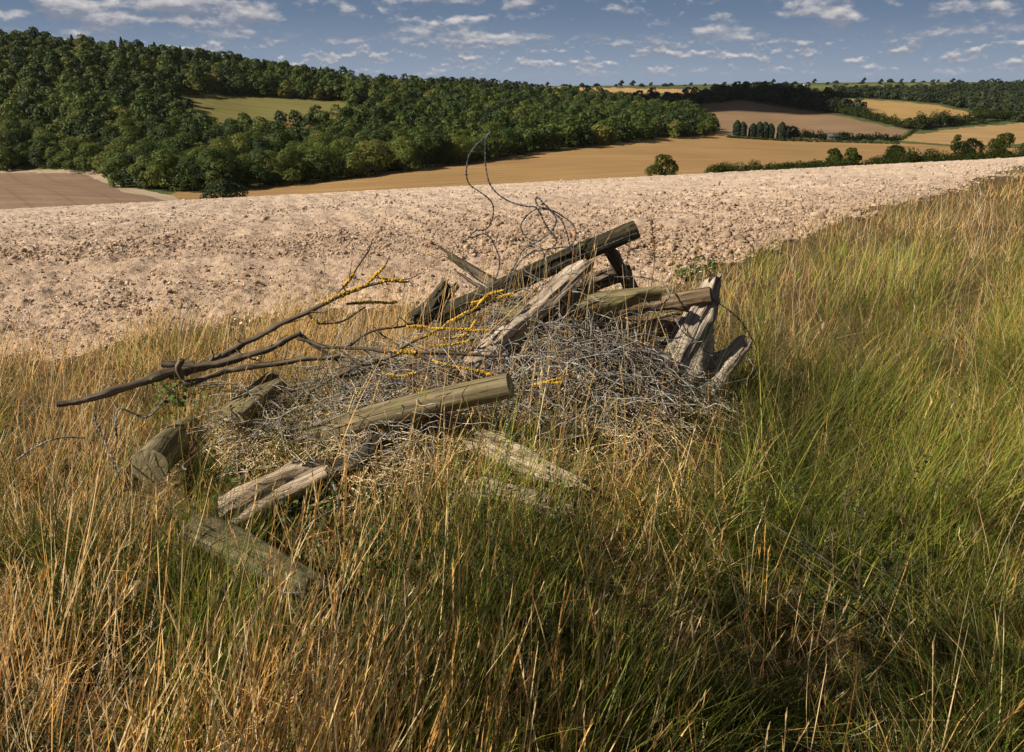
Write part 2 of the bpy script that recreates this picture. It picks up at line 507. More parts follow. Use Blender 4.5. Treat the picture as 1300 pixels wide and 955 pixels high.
# ground behind the viewer
gx, gy = np.meshgrid(np.linspace(-40, 40, 41), np.linspace(-60, 0.25, 31))
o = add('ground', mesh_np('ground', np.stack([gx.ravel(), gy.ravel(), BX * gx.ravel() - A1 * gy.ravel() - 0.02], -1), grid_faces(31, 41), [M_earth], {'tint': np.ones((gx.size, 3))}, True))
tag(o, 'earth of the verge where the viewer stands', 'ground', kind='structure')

# far country
frow = np.exp(np.linspace(math.log(150), math.log(6000), 640))
fus = np.linspace(-1.15, 1.15, 900)
Yf = np.repeat(frow, len(fus)); Xf = np.tile(fus, len(frow)) * Yf
Zf = terrain(Xf, Yf)
Vf = np.stack([Xf, Yf, Zf], -1)
fpx, fpy = proj(Xf, Yf, Zf)

def inside(poly, x, y):
    r = np.zeros(len(x), bool)
    n = len(poly)
    for i in range(n):
        x0, y0 = poly[i]; x1, y1 = poly[(i + 1) % n]
        if y0 == y1: continue
        c = ((y0 > y) != (y1 > y)) & (x < (x1 - x0) * (y - y0) / (y1 - y0) + x0)
        r ^= c
    return r

M_country = field_mat('rough pasture', (0.045, 0.06, 0.018), (0.09, 0.10, 0.035), 0.3)
FIELDS = [
    ('sunlit_rim', [(-400, 215), (60, 215.5), (118, 216), (141, 227), (166, 238), (212, 247.5), (240, 259), (222, 259), (190, 250.5), (154, 242.5), (128, 230), (108, 220.5), (60, 219), (-400, 218.5)], (150, 470),
     field_mat('painted sunlit rim', (0.28, 0.215, 0.15), (0.38, 0.305, 0.225), 0.9), 'sunlit far rim of the brown field, light painted into its colour'),  # paler strip: sunlight on the field's far edge put into its colour
    ('brown_field', [(-400, 217), (60, 217.5), (112, 218), (135, 229), (160, 241), (205, 251), (255, 268), (255, 300), (-400, 320)], (150, 460),
     field_mat('harrowed soil', (0.155, 0.105, 0.07), (0.225, 0.155, 0.106), 0.9), 'smooth brown field below the wood at the left edge'),  # soil colour lowered to paint in the cloud shadow over this field
    ('track', [(205, 251), (228, 254), (262, 266), (262, 275), (240, 275)], (150, 460),
     field_mat('chalk track', (0.26, 0.21, 0.15), (0.40, 0.33, 0.25), 0.9), 'pale farm track leading down to the wood'),
    ('stubble_field', [(210, 250), (222, 244), (300, 236), (410, 230), (530, 214), (650, 197), (780, 181), (905, 171), (960, 177), (1145, 181), (1206, 186), (1290, 188), (1500, 185), (1500, 240), (262, 290), (262, 266)], (150, 680),
     field_mat('golden stubble', (0.19, 0.115, 0.048), (0.305, 0.195, 0.086), 0.25, 0.35), 'golden stubble field filling the valley below the wood'),
    ('brown_hillside', [(865, 140), (895, 133), (938, 127), (985, 135), (1042, 143), (1100, 155), (1155, 166), (1140, 175), (1009, 176), (960, 176), (905, 172)], (560, 1100),
     field_mat('brown hill soil', (0.145, 0.096, 0.058), (0.225, 0.15, 0.091), 0.6, 0.3), 'brown sloping hill field above the row of dark conifers'),
    ('golden_hillside', [(1058, 128), (1083, 125.5), (1130, 128), (1190, 134), (1258, 149), (1200, 154), (1151, 158), (1100, 142)], (700, 1200),
     field_mat('golden hill stubble', (0.25, 0.16, 0.062), (0.37, 0.245, 0.10), 0.5, 0.3), 'golden rounded hill field between hedges below the far ridge'),
    ('pale_field', [(1150, 172.5), (1220, 162.5), (1300, 156), (1500, 150), (1500, 184), (1300, 183), (1206, 184), (1145, 179)], (600, 1000),
     field_mat('pale stubble', (0.23, 0.145, 0.065), (0.34, 0.228, 0.108), 0.2, 0.3), 'pale tan field at the right edge beyond the valley'),
    ('pasture', [(205, 119), (235, 150), (288, 182), (350, 176), (420, 168), (480, 158), (470, 134), (330, 122)], (520, 800),
     field_mat('meadow', (0.105, 0.10, 0.032), (0.165, 0.145, 0.05), 0.1), 'small olive pasture enclosed by the wood'),
    ('ridge_meadow', [(970, 112), (1030, 108.5), (1203, 105), (1260, 106), (1200, 111), (1074, 113)], (1250, 2000),
     field_mat('ridge grass', (0.085, 0.10, 0.03), (0.13, 0.14, 0.045), 0.1), 'green meadow on the crest of the far ridge'),
    ('ridge_stubble', [(600, 108), (700, 110.5), (890, 114), (890, 119), (760, 117.5), (620, 112)], (1150, 2000),
     field_mat('ridge stubble', (0.30, 0.18, 0.08), (0.44, 0.28, 0.13), 0.1), 'thin tan stubble strip on the far ridge'),
]
ff = grid_faces(len(frow), len(fus))
cx_, cy_, cY_ = fpx[ff].mean(1), fpy[ff].mean(1), Yf[ff].mean(1)
_wx, _wy = Xf[ff].mean(1), Yf[ff].mean(1)
cy_ = cy_ + 1.1 * fbm(_wx * 0.08, _wy * 0.05, seed=66, octaves=3)
cx_ = cx_ + 2.0 * fbm(_wx * 0.08, _wy * 0.05, seed=67, octaves=3)
left = np.ones(len(ff), bool)
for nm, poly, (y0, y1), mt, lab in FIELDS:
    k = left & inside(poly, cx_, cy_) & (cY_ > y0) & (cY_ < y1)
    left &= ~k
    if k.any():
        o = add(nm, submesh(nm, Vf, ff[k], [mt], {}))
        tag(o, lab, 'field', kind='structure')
o = add('hills', submesh('hills', Vf, ff[left], [M_country], {}))
tag(o, 'green rolling hills and valley carrying the woods and hedges', 'hills', kind='structure')

# ---------------------------------------------------------------- trees
def leaf_quads(cen, nrm, size, r, tint, acc, bend=0.0):
    n = len(cen)
    nrm = norm(nrm + r.normal(0, 0.50, (n, 3)))
    a = norm(np.cross(nrm, r.normal(0, 1, (n, 3)))); b = np.cross(nrm, a)
    s = (size * r.uniform(0.6, 1.3, n))[:, None]
    a = a * s; b = b * s * 0.75
    v = np.stack([cen - a, cen - b * 0.9 + a * 0.1, cen + a, cen + b], 1).reshape(-1, 3)
    q = np.arange(n)[:, None] * 4 + np.arange(4)[None]
    acc.put(v, q, tint=np.repeat(tint, 4))

def crown(acc, r, H, R, base, nleaf, lsize, lobes=14, top=0.0, mean=0.45, big=False):
    """uneven crown of leaf clumps: lobes round an axis, leaves on the outer shell of each lobe"""
    cen, rad = [], []
    for i in range(lobes):
        z = r.uniform(0, 1)
        prof = math.sin(math.pi * min(1, 0.16 + 0.80 * z)) ** 0.7 * (1 - top * z)
        a = r.uniform(0, 2 * math.pi); d = R * prof * r.uniform(0.3, 0.95)
        cen.append((d * math.cos(a), d * math.sin(a), base + (H - base) * (0.10 + 0.78 * z)))
        rad.append(R * r.choice([0.34, 0.42, 0.50, 0.56] if big else [0.24, 0.33, 0.42, 0.50]) * r.uniform(0.85, 1.15) * (1 - 0.35 * z * top))
    cen, rad = np.array(cen), np.array(rad)
    w = rad ** 2 / (rad ** 2).sum()
    k = r.choice(lobes, nleaf, p=w)
    d = norm(r.normal(0, 1, (nleaf, 3)))
    d[:, 2] = np.where(d[:, 2] < -0.5, -d[:, 2], d[:, 2]); d = norm(d)
    sub = 1 + 0.22 * vnoise(d[:, 0] * 2.6 + k, d[:, 1] * 2.6, d[:, 2] * 2.6, seed=int(r.integers(1000)))
    p = cen[k] + d * (rad[k] * sub * r.uniform(0.78, 1.05, nleaf))[:, None] * np.array([1, 1, 0.86])
    ins = np.zeros(nleaf, bool)
    for i in range(lobes):
        ins |= (np.linalg.norm((p - cen[i]) / np.array([1, 1, 0.86]), axis=1) < rad[i] * 0.72) & (k != i)
    keep = ~ins & (p[:, 2] > base * 0.4)
    lt = r.normal(mean, 0.10, lobes)[k] + r.normal(0, 0.09, nleaf)
    leaf_quads(p[keep], d[keep] * 1.2 + np.array([0, 0, 0.35]), lsize, r, np.clip(lt, 0, 1)[keep], acc)
    return cen, rad

def trunk_mesh(name, r, H, rad, cen=None, limbs=5):
    acc = Acc()
    n = 8
    p = np.zeros((n, 3)); p[:, 2] = np.linspace(-0.3, H, n); p[:, :2] = np.cumsum(r.normal(0, rad * 0.25, (n, 2)), 0)
    rr = rad * np.linspace(1.25, 0.4, n)
    v, q = vtubes(p[None], rr[None], 8); acc.put(v, q)
    if cen is not None:
        for c in cen[r.choice(len(cen), min(limbs, len(cen)), replace=False)]:
            s = p[int(r.integers(3, n - 1))]
            q_ = spline([s, (s + c) / 2 + np.array([0, 0, 0.2]), c], 6)
            v, q = vtubes(q_[None], (rad * np.linspace(0.5, 0.12, 6))[None], 6); acc.put(v, q)
    return acc.mesh(name, [M_bark], True)

def tree_mesh(name, seed, H, R, base, nleaf, lsize, lobes, mat, mean=0.45, top=0.0, big=False):
    """one tree seen from far away: crown and trunk in one mesh"""
    r = np.random.default_rng(seed)
    acc = Acc()
    cen, rad = crown(acc, r, H, R, base, nleaf, lsize, lobes, top, mean, big)
    nq = sum(len(x) for x in acc.q)
    p = np.zeros((6, 3)); p[:, 2] = np.linspace(-1.5, H * 0.6, 6)
    v, q = vtubes(p[None], (np.linspace(0.35, 0.12, 6))[None], 6)
    acc.put(v, q, tint=0.3)
    me = acc.mesh(name, [mat, M_bark])
    mi = np.zeros(len(me.polygons), np.int32); mi[nq:] = 1
    me.polygons.foreach_set('material_index', mi)
    return me

def conifer(acc, r, H, R, nleaf, lsize):
    z = r.uniform(0, 1, nleaf) ** 0.8
    a = r.uniform(0, 2 * np.pi, nleaf)
    tier = 0.75 + 0.25 * np.abs(np.sin(z * 22 + a * 2))
    d = R * (1 - z) ** 0.75 * tier * r.uniform(0.6, 1.0, nleaf)
    p = np.stack([d * np.cos(a), d * np.sin(a), 0.05 * H + z * 0.95 * H], -1)
    nr = np.stack([np.cos(a), np.sin(a), 0.3 + 0 * a], -1)
    leaf_quads(p, nr, lsize, r, np.clip(r.normal(0.5, 0.2, nleaf), 0, 1), acc)

WOOD = [(-330, 216), (0, 216.5), (112, 217), (136, 228), (162, 240), (205, 245), (245, 246), (300, 240), (410, 232), (530, 216), (650, 199), (780, 183), (900, 172),
        (912, 168), (885, 162), (872, 150), (850, 141), (760, 135), (640, 129), (560, 122), (470, 117), (400, 106), (300, 92), (200, 80), (100, 70), (0, 62), (-330, 55)]
PASTURE = [f for f in FIELDS if f[0] == 'pasture'][0][1]

def sites(poly, step, ymin, ymax, seed, holes=()):
    r = np.random.default_rng(seed)
    ux = [ray(p[0], p[1])[0] for p in poly]
    x0, x1 = min(ux) * ymax, max(ux) * ymax
    x0 = min(x0, min(ux) * ymin); x1 = max(x1, max(ux) * ymin)
    X, Y = np.meshgrid(np.arange(x0, x1, step), np.arange(ymin, ymax, step))
    X = X.ravel() + r.uniform(-0.42, 0.42, X.size) * step; Y = Y.ravel() + r.uniform(-0.42, 0.42, Y.size) * step
    Z = terrain(X, Y)
    px, py = proj(X, Y, Z)
    k = inside(poly, px, py)
    for h in holes:
        k &= ~inside(h, px, py)
    return np.stack([X, Y, Z], -1)[k], px[k], py[k]

pts, wpx, wpy = sites(WOOD, 10.4, 290, 1000, 3, [PASTURE])
# nearest sites are the biggest in the picture
order = np.argsort(pts[:, 1] + 0.0 * pts[:, 0])
pts, wpx, wpy = pts[order], wpx[order], wpy[order]
inframe = (wpx > -25) & (wpx < 1325)
variants = [tree_mesh('broadleaf_tree', 100 + i, *hr, 6500, 0.36, 30, M_leaf, mn, 0.12)
            for i, (hr, mn) in enumerate([((14.5, 6.6, 0.4), 0.40), ((13, 7.2, 0.3), 0.54), ((16.5, 6.2, 0.6), 0.30), ((11.5, 6.0, 0.2), 0.64), ((14, 7.4, 0.3), 0.46), ((10.5, 5.4, 0.2), 0.70), ((17, 7.0, 0.4), 0.28), ((13, 5.8, 0.3), 0.52)])]
NEAR_TREES = 205
near_idx = np.where(inframe)[0][:NEAR_TREES]
rest_idx = np.setdiff1d(np.arange(len(pts)), near_idx)
rr = np.random.default_rng(12)
for n, i in enumerate(near_idx):
    o = add('broadleaf_tree', variants[int(rr.integers(len(variants)))])
    o.location = pts[i] - np.array([0, 0, 0.4])
    o.rotation_euler.z = rr.uniform(0, 6.28)
    s = rr.uniform(0.85, 1.2); o.scale = (s * rr.uniform(1.0, 1.3), s * rr.uniform(1.0, 1.3), s)
    tag(o, 'green broadleaf tree among many in the wood above the valley fields', 'tree', 'broadleaf trees of the wood above the valley')

def forest(name, sites_, seed, nleaf, lsize, kinds, mat, extra=None):
    """a far wood that reads as one mass"""
    r = np.random.default_rng(seed)
    protos = []
    for i, kd in enumerate(kinds):
        a = Acc()
        if kd[0] == 'c': conifer(a, r, kd[1], kd[2], nleaf, lsize)
        else: crown(a, r, kd[1], kd[2], kd[3], nleaf, lsize, 24, 0.12, kd[4])
        protos.append((np.concatenate(a.v), np.concatenate(a.q), np.concatenate(a.a['tint'])))
    acc = Acc()
    for i, p in enumerate(sites_):
        v, q, t = protos[int(r.integers(len(protos)))]
        c, s = math.cos(i * 2.4), math.sin(i * 2.4)
        k = r.uniform(0.9, 1.25)
        vv = np.stack([v[:, 0] * c - v[:, 1] * s, v[:, 0] * s + v[:, 1] * c, v[:, 2]], -1) * k + p - np.array([0, 0, 0.4])
        acc.put(vv, q, tint=np.clip(t + r.normal(0.03, 0.18), 0, 1))
    return add(name, acc.mesh(name, [mat]))

M_leaf_s = leaf_mat('woodland leaves', [(0.0, (0.022, 0.038, 0.009)), (0.35, (0.042, 0.072, 0.012)), (0.65, (0.085, 0.116, 0.017)), (0.88, (0.16, 0.165, 0.026)), (1.0, (0.18, 0.125, 0.035))], 0.35, False)
M_far = leaf_mat('distant woodland leaves', [(0.0, (0.014, 0.023, 0.010)), (0.5, (0.030, 0.045, 0.016)), (1.0, (0.07, 0.082, 0.026))], 0.3, False)
BROAD = [('b', 13.5, 6.4, 0.3, 0.46), ('b', 15.5, 6.6, 0.4, 0.32), ('b', 12, 6.8, 0.3, 0.58), ('b', 12.5, 5.8, 0.3, 0.50), ('b', 16.5, 6.4, 0.4, 0.38), ('b', 10.5, 5.6, 0.2, 0.66)]
o = forest('woodland', pts[rest_idx], 21, 1500, 0.64, BROAD, M_leaf_s)
tag(o, 'dense mixed wood covering the hillside behind its nearer trees', 'woodland', kind='stuff')
# dark conifers along the skyline at the left
sky_line = [(-40, 62), (20, 64), (60, 68), (110, 72), (150, 74), (185, 76), (215, 82), (240, 83), (262, 86), (290, 90), (330, 96), (365, 101), (410, 106), (445, 110), (470, 113)]

def at_ground(px, py, y0=160, y1=3000, first=True):
    u, s = ray(px, py)
    Y = np.exp(np.linspace(math.log(y0), math.log(y1), 4000))
    d = EYE + s * Y - terrain(u * Y, Y)
    k = np.where(d < 0)[0]
    k = int(k[0]) if len(k) else int(np.argmin(np.abs(d)))
    y = Y[k]
    return np.array([u * y, y, float(terrain(np.array([u * y]), np.array([y]))[0])])

a_ = Acc(); conifer(a_, np.random.default_rng(5), 16.0, 4.6, 2400, 0.5)
spruce = a_.mesh('spruce_tree', [M_conifer])
for i in range(30):
    px = -20 + i * 16.5 + rr.uniform(-8, 8)
    g = at_ground(px, np.interp(px, [p[0] for p in sky_line], [p[1] for p in sky_line]) + rr.uniform(1, 6), 400, 1200)
    o = add('spruce_tree', spruce); o.location = g; o.rotation_euler.z = rr.uniform(0, 6)
    s = rr.uniform(0.85, 1.2); o.scale = (s, s, s * rr.uniform(0.9, 1.1))
    tag(o, 'dark pointed spruce rising along the skyline of the left hill', 'tree', 'spruces on the skyline of the left hill')

# woods farther off, each a mass
def wood_poly(name, poly, step, y0, y1, seed, label, mat=None, kinds=BROAD, nleaf=330, lsize=1.25):
    p, _, _ = sites(poly, step, y0, y1, seed)
    if len(p) == 0: print('no sites', name); return
    print(name, len(p))
    o = forest(name, p, seed, nleaf, lsize, kinds, mat or M_far)
    tag(o, label, 'woodland', kind='stuff')
wood_poly('woodland', [(730, 131), (800, 131), (860, 131), (905, 124), (960, 121), (1010, 123), (1058, 133), (1062, 136), (1100, 147), (1042, 142.5), (985, 134), (938, 126.5), (895, 132), (872, 142), (850, 141), (780, 136)], 12, 850, 1700, 31,
          'dark wooded belt on the crest above the brown hill field')
wood_poly('woodland', [(1050, 124.5), (1080, 121), (1200, 118), (1260, 114), (1420, 112), (1420, 150), (1300, 156), (1262, 147), (1190, 132), (1130, 126.5), (1085, 124.5)], 12, 850, 1700, 32,
          'wooded hillside at the right below the ridge meadow')
wood_poly('woodland', [(470, 116.5), (560, 117), (640, 121), (700, 125), (760, 128), (740, 131), (640, 127), (560, 121)], 12, 850, 1600, 34, 'dark trees behind the crest of the big wood')

# ---------------------------------------------------------------- hedges and single trees
def hedge(name, line, h, wdt, label, seed, dens=60, lsize=0.32, mean=0.35, n=60, mat=None):
    r = np.random.default_rng(seed)
    p = spline(line, n)
    acc = Acc()
    for i in range(n):
        k = h * r.choice([0.55, 0.8, 1.0, 1.0, 1.35]) * r.uniform(0.85, 1.15)
        for j in range(2):
            c = p[i] + np.array([r.normal(0, wdt * 0.5), r.normal(0, wdt * 0.5), k * r.uniform(0.3, 0.55)])
            d = norm(r.normal(0, 1, (dens, 3))); d[:, 2] = np.abs(d[:, 2]) - 0.25; d = norm(d)
            v = c + d * np.array([wdt, wdt, k * 0.55]) * r.uniform(0.7, 1.1, (dens, 1))
            leaf_quads(v, d, lsize, r, np.clip(r.normal(mean, 0.07) + r.normal(0, 0.1, dens), 0, 1), acc)
    o = add(name, acc.mesh(name, [mat or M_shaded_leaf]))
    return tag(o, label, 'hedge')

def gline(pix, y0=160, y1=3000):
    return [at_ground(px, py, y0, y1) for px, py in pix]

def at_range(px, Y, dz=0.0):
    u, _ = ray(px, 220)
    return np.array([u * Y, Y, float(terrain(np.array([u * Y]), np.array([float(Y)]))[0]) + dz])

hedge('hedge', [at_range(905, 176), at_range(1000, 174), at_range(1130, 172), at_range(1240, 170), at_range(1340, 168), at_range(1450, 166)], 3.4, 1.8, 'dark green hedge running along the far edge of the ploughed field', 41, 560, 0.15, 0.30, 150)
hedge('hedge', gline([(1002, 175.5), (1030, 177), (1080, 178.5), (1138, 180)], 500), 5.5, 3.0, 'bushy hedge row along the foot of the brown hill field', 42, 70, 0.6, 0.1, 46)
hedge('hedge', gline([(1042, 141), (1075, 146), (1110, 154), (1152, 164)], 700), 9.0, 3.6, 'overgrown hedge between brown and golden hill fields', 43, 70, 0.7, 0.1, 46)
hedge('hedge', gline([(1150, 163), (1190, 160.5), (1230, 157), (1262, 153), (1310, 156)], 700), 10.5, 4.6, 'tall hedge below the golden hill field', 44, 110, 0.8, 0.12, 60)
hedge('hedge', gline([(925, 175), (985, 178.5), (1060, 181), (1142, 183)], 500), 1.6, 1.4, 'low thin hedge along the top of the golden stubble', 45, 50, 0.5, 0.4, 60)
hedge('hedge', gline([(1146, 178), (1156, 170), (1165, 164)], 560), 1.6, 1.3, 'short green hedge climbing between two hill fields', 46, 40, 0.5, 0.55, 16)

def hero_tree(name, px, Y, H, R, base, seed, label, mean=0.4, dz=-0.5, nleaf=11000, lsize=0.16, mat=None, group=None, lobes=34, trunk=0.22):
    r = np.random.default_rng(seed)
    loc = at_range(px, Y, dz)
    t = empty(name, loc, label, 'tree', group)
    acc = Acc()
    cen, rad = crown(acc, r, H, R, base, nleaf, lsize, lobes, 0.1, mean)
    add('crown', acc.mesh('crown', [mat or M_shaded_leaf]), t)
    add('trunk', trunk_mesh('trunk', r, H * 0.75, trunk, cen, 6), t)
    return t

def ray_z(px, py, Y):
    return P(px, py, Y)[2]

def stand(px, top_py, Y):
    """height a tree at this range needs to reach a picture row"""
    g = at_range(px, Y)
    return ray_z(px, top_py, Y) - g[2]

hero_tree('broadleaf_tree', 841, 172, stand(841, 196, 172), 3.4, 0.5, 51, 'round dark tree standing alone in the golden stubble just beyond the ploughed field', 0.35, 0)
hero_tree('bush', 282, 168, stand(282, 233, 168), 4.2, 0.3, 52, 'dense dark bush at the far edge of the ploughed field near the track', 0.25, 0, 8000, 0.22, M_leaf)
hero_tree('broadleaf_tree', 1056, 190, stand(1056, 186, 190), 2.0, 0.6, 53, 'open crowned tree in the near hedge, leftmost of its row', 0.5, 0)
hero_tree('broadleaf_tree', 1079, 188, stand(1079, 186, 188), 2.1, 0.6, 54, 'yellow green open crowned tree in the near hedge beside a darker one', 0.9, 0)
hero_tree('broadleaf_tree', 1133, 186, stand(1133, 187, 186), 2.9, 0.5, 55, 'round very dark tree in the middle of the near hedge', 0.04, 0)
hero_tree('broadleaf_tree', 1226, 215, stand(1226, 176, 215), 3.6, 0.5, 56, 'broad dark tree in the near hedge towards the right edge', 0.05, 0)
hero_tree('broadleaf_tree', 1266, 225, stand(1265, 167, 225), 3.2, 0.6, 57, 'tallest dark rounded tree behind the near hedge at the right', 0.05, 0)
hero_tree('broadleaf_tree', 1208, 430, stand(1209, 169, 430), 2.3, 2.2, 58, 'small pale lollipop tree in the pale field at the right', 0.62, 0, 2600, 0.4)
hero_tree('broadleaf_tree', 1161, 770, stand(1161, 147, 770), 5.0, 1.0, 59, 'rounded tree at the foot of the golden hill field', 0.34, 0, 2600, 0.7)

# row of dark conifers by the brown hill field
for i, (px, h, w_) in enumerate([(931, 153, 1.0), (938, 155, 1.1), (951, 157, 1.0), (959, 155, 1.15), (966, 155, 1.1), (973, 157, 1.0), (987, 155, 1.1), (994, 160, 1.0)]):
    a_ = Acc(); r_ = np.random.default_rng(70 + i)
    Y = 655
    H = stand(px, h, Y)
    z = r_.uniform(0, 1, 1500); a = r_.uniform(0, 6.283, 1500)
    d = 3.3 * w_ * np.minimum(1, (1 - z) * 3.2) ** 0.6 * r_.uniform(0.7, 1, 1500)
    leaf_quads(np.stack([d * np.cos(a), d * np.sin(a), z * H], -1), np.stack([np.cos(a), np.sin(a), 0.2 + 0 * a], -1), 0.6, r_, np.clip(r_.normal(0.4, 0.2, 1500), 0, 1), a_)
    o = add('cypress_tree', a_.mesh('cypress_tree', [M_conifer])); o.location = at_range(px, Y)
    tag(o, 'dark upright conifer in the row beside the brown hill field', 'tree', 'dark conifers in a row in the valley')
hero_tree('broadleaf_tree', 1000, 660, stand(1000, 161, 660), 5.5, 0.6, 79, 'low dark rounded tree ending the row of valley conifers', 0.3, 0, 1600, 0.6)
# pale willows on the wood's edge
hero_tree('whitebeam_tree', 418, 800, stand(418, 101, 770), 6.0, 0.6, 80, 'silvery pale tree in front of the dark upper wood', 0.5, -1, 1500, 0.6, M_white_leaf)

# scattered trees along the far ridge
ridge = [tree_mesh('ridge_tree', 300 + i, h, r_, -6.0, 900, 1.0, 20, M_far, 0.2, 0.6, big=True) for i, (h, r_) in enumerate([(10, 5.5), (9, 6.5), (12, 5.0), (7, 6.0)])]
rr = np.random.default_rng(90)
spots = [585, 590, 597, 602] + list(np.arange(556, 1310, 13))
for px in spots:
    px = px + rr.uniform(-6, 6)
    u, s = ray(px, 108)
    Y = rr.uniform(1560, 1680)
    o = add('ridge_tree', ridge[int(rr.integers(4))])
    o.location = (u * Y, Y, float(terrain(np.array([u * Y]), np.array([Y]))[0]) - 0.5)
    s = rr.uniform(0.55, 1.1); o.scale = (s * rr.uniform(1.1, 1.8), s * 1.3, s * rr.uniform(0.7, 1.1))
    tag(o, 'small dark tree standing on the far ridge against the sky', 'tree', 'trees along the far ridge')

# ---------------------------------------------------------------- clouds overhead, shading parts of the country
m, nt, N, L = material('cloud white')
finish(nt, (0.8, 0.8, 0.8), 1.0, None, spec=0.0)
M_cloud = m

def cloud(px, py, Y, rx, ry, alt, seed, label):
    r = np.random.default_rng(seed)
    u, s_ = ray(px, py)
    g = np.array([u * Y, Y, EYE + s_ * Y])
    base = g + np.array(to_sun[:]) * ((alt - g[2]) / to_sun[2])
    v, f = ico(4)
    acc = Acc()
    for i in range(9):
        c = r.uniform(-1, 1, 2) * np.array([rx, ry]) * (0.62 if i else 0)
        k = r.uniform(0.35, 0.6) if i else 0.75
        d = 1 + 0.22 * fbm(v[:, 0] * 2 + i * 7, v[:, 1] * 2, v[:, 2] * 2, seed=seed)
        w_ = v * d[:, None] * np.array([rx * k, ry * k, min(rx, ry) * 0.45 * k * 1.4])
        w_[:, 2] = np.maximum(w_[:, 2], -min(rx, ry) * 0.12)
        acc.put(w_ + np.array([c[0], c[1], 0]) + base, None, f)
    o = add('cloud', acc.mesh('cloud', [M_cloud], True))
    tag(o, label, 'cloud', kind='structure')

def ico(sub):
    import bmesh
    bm = bmesh.new(); bmesh.ops.create_icosphere(bm, subdivisions=sub, radius=1)
    v = np.array([x.co[:] for x in bm.verts]); f = np.array([[x.index for x in p.verts] for p in bm.faces]); bm.free()
    return v, f
cloud(892, 126, 1000, 130, 110, 900, 501, 'cumulus cloud overhead shading the far brown hillside')

# ---------------------------------------------------------------- far buildings
def box_acc(acc, x0, x1, y0, y1, z0, z1):
    v = [(x, y, z) for z in (z0, z1) for y in (y0, y1) for x in (x0, x1)]
    acc.put(v, [(0, 2, 3, 1), (4, 5, 7, 6), (0, 1, 5, 4), (2, 6, 7, 3), (0, 4, 6, 2), (1, 3, 7, 5)])

def plain(name, c, sc_=3.0):
    m, nt, N, L = material(name)
    n = noise(nt, pos(nt), sc_, 4)
    finish(nt, ramp(nt, [(0.3, tuple(x * 0.75 for x in c)), (0.7, c)], n.outputs['Fac']).outputs[0], 0.85)
    return m

def house(name, loc, w_, d_, h_, rh, wall, roof, label, cat):
    t = empty(name, loc, label, cat)
    a = Acc(); box_acc(a, -w_ / 2, w_ / 2, -d_ / 2, d_ / 2, -1, h_)
    a.put([(-w_ / 2, -d_ / 2, h_), (-w_ / 2, d_ / 2, h_), (-w_ / 2, 0, h_ + rh), (w_ / 2, -d_ / 2, h_), (w_ / 2, d_ / 2, h_), (w_ / 2, 0, h_ + rh)], None, [(0, 2, 1), (3, 4, 5)])
    add('wall', a.mesh('wall', [wall]), t)
    a = Acc(); e = 0.4; k = rh / (d_ / 2)
    for s in (-1, 1):
        lo = (h_ - e * k); y = s * (d_ / 2 + e)
        v = [(-w_ / 2 - e, y, lo + 0.02), (w_ / 2 + e, y, lo + 0.02), (w_ / 2 + e, 0, h_ + rh + 0.02), (-w_ / 2 - e, 0, h_ + rh + 0.02)]
        v += [(x, yy, z + 0.18) for x, yy, z in v]
        a.put(v, [(0, 1, 2, 3), (4, 7, 6, 5), (0, 4, 5, 1), (1, 5, 6, 2), (3, 2, 6, 7), (0, 3, 7, 4)])
    add('roof', a.mesh('roof', [roof]), t)
    return t
M_white = plain('white render', (0.75, 0.73, 0.68)); M_slate = plain('grey slate', (0.12, 0.12, 0.13)); M_sheet = plain('grey sheet roof', (0.075, 0.07, 0.065)); M_board = plain('dark boards', (0.07, 0.06, 0.05))
house('barn', at_range(1056, 668, 0.2), 16, 9, 3.0, 2.4, M_board, M_sheet, 'low grey roofed barn among trees below the brown hill field', 'barn')
house('cottage', at_range(955, 1480, 0), 16, 8, 5, 4, M_white, M_slate, 'white house on the far ridge among trees', 'house')
house('cottage', at_range(1012, 1500, 0), 11, 7, 4, 3, M_white, M_slate, 'smaller white house right of the other on the far ridge', 'house')

# ---------------------------------------------------------------- clods and stones of the ploughed field
def ico(sub):
    import bmesh
    bm = bmesh.new(); bmesh.ops.create_icosphere(bm, subdivisions=sub, radius=1)
    v = np.array([x.co[:] for x in bm.verts]); f = np.array([[x.index for x in p.verts] for p in bm.faces]); bm.free()
    return v, f

def clod_shapes(sub, n, seed):
    v, f = ico(sub); r = np.random.default_rng(seed); out = []
    for i in range(n):
        d = 1 + 0.42 * vnoise(v[:, 0] * 1.7 + i * 9, v[:, 1] * 1.7, v[:, 2] * 1.7, seed=seed) + 0.22 * vnoise(v[:, 0] * 4 + i * 5, v[:, 1] * 4, v[:, 2] * 4, seed=seed + 1)
        w_ = v * d[:, None]
        nrm_ = norm(r.normal(0, 1, (6, 3)))
        for nn in nrm_:            # broken flat faces
            dist = w_ @ nn; over = np.maximum(dist - 0.5, 0); w_ = w_ - nn * over[:, None]
        out.append(w_)
    return out, f

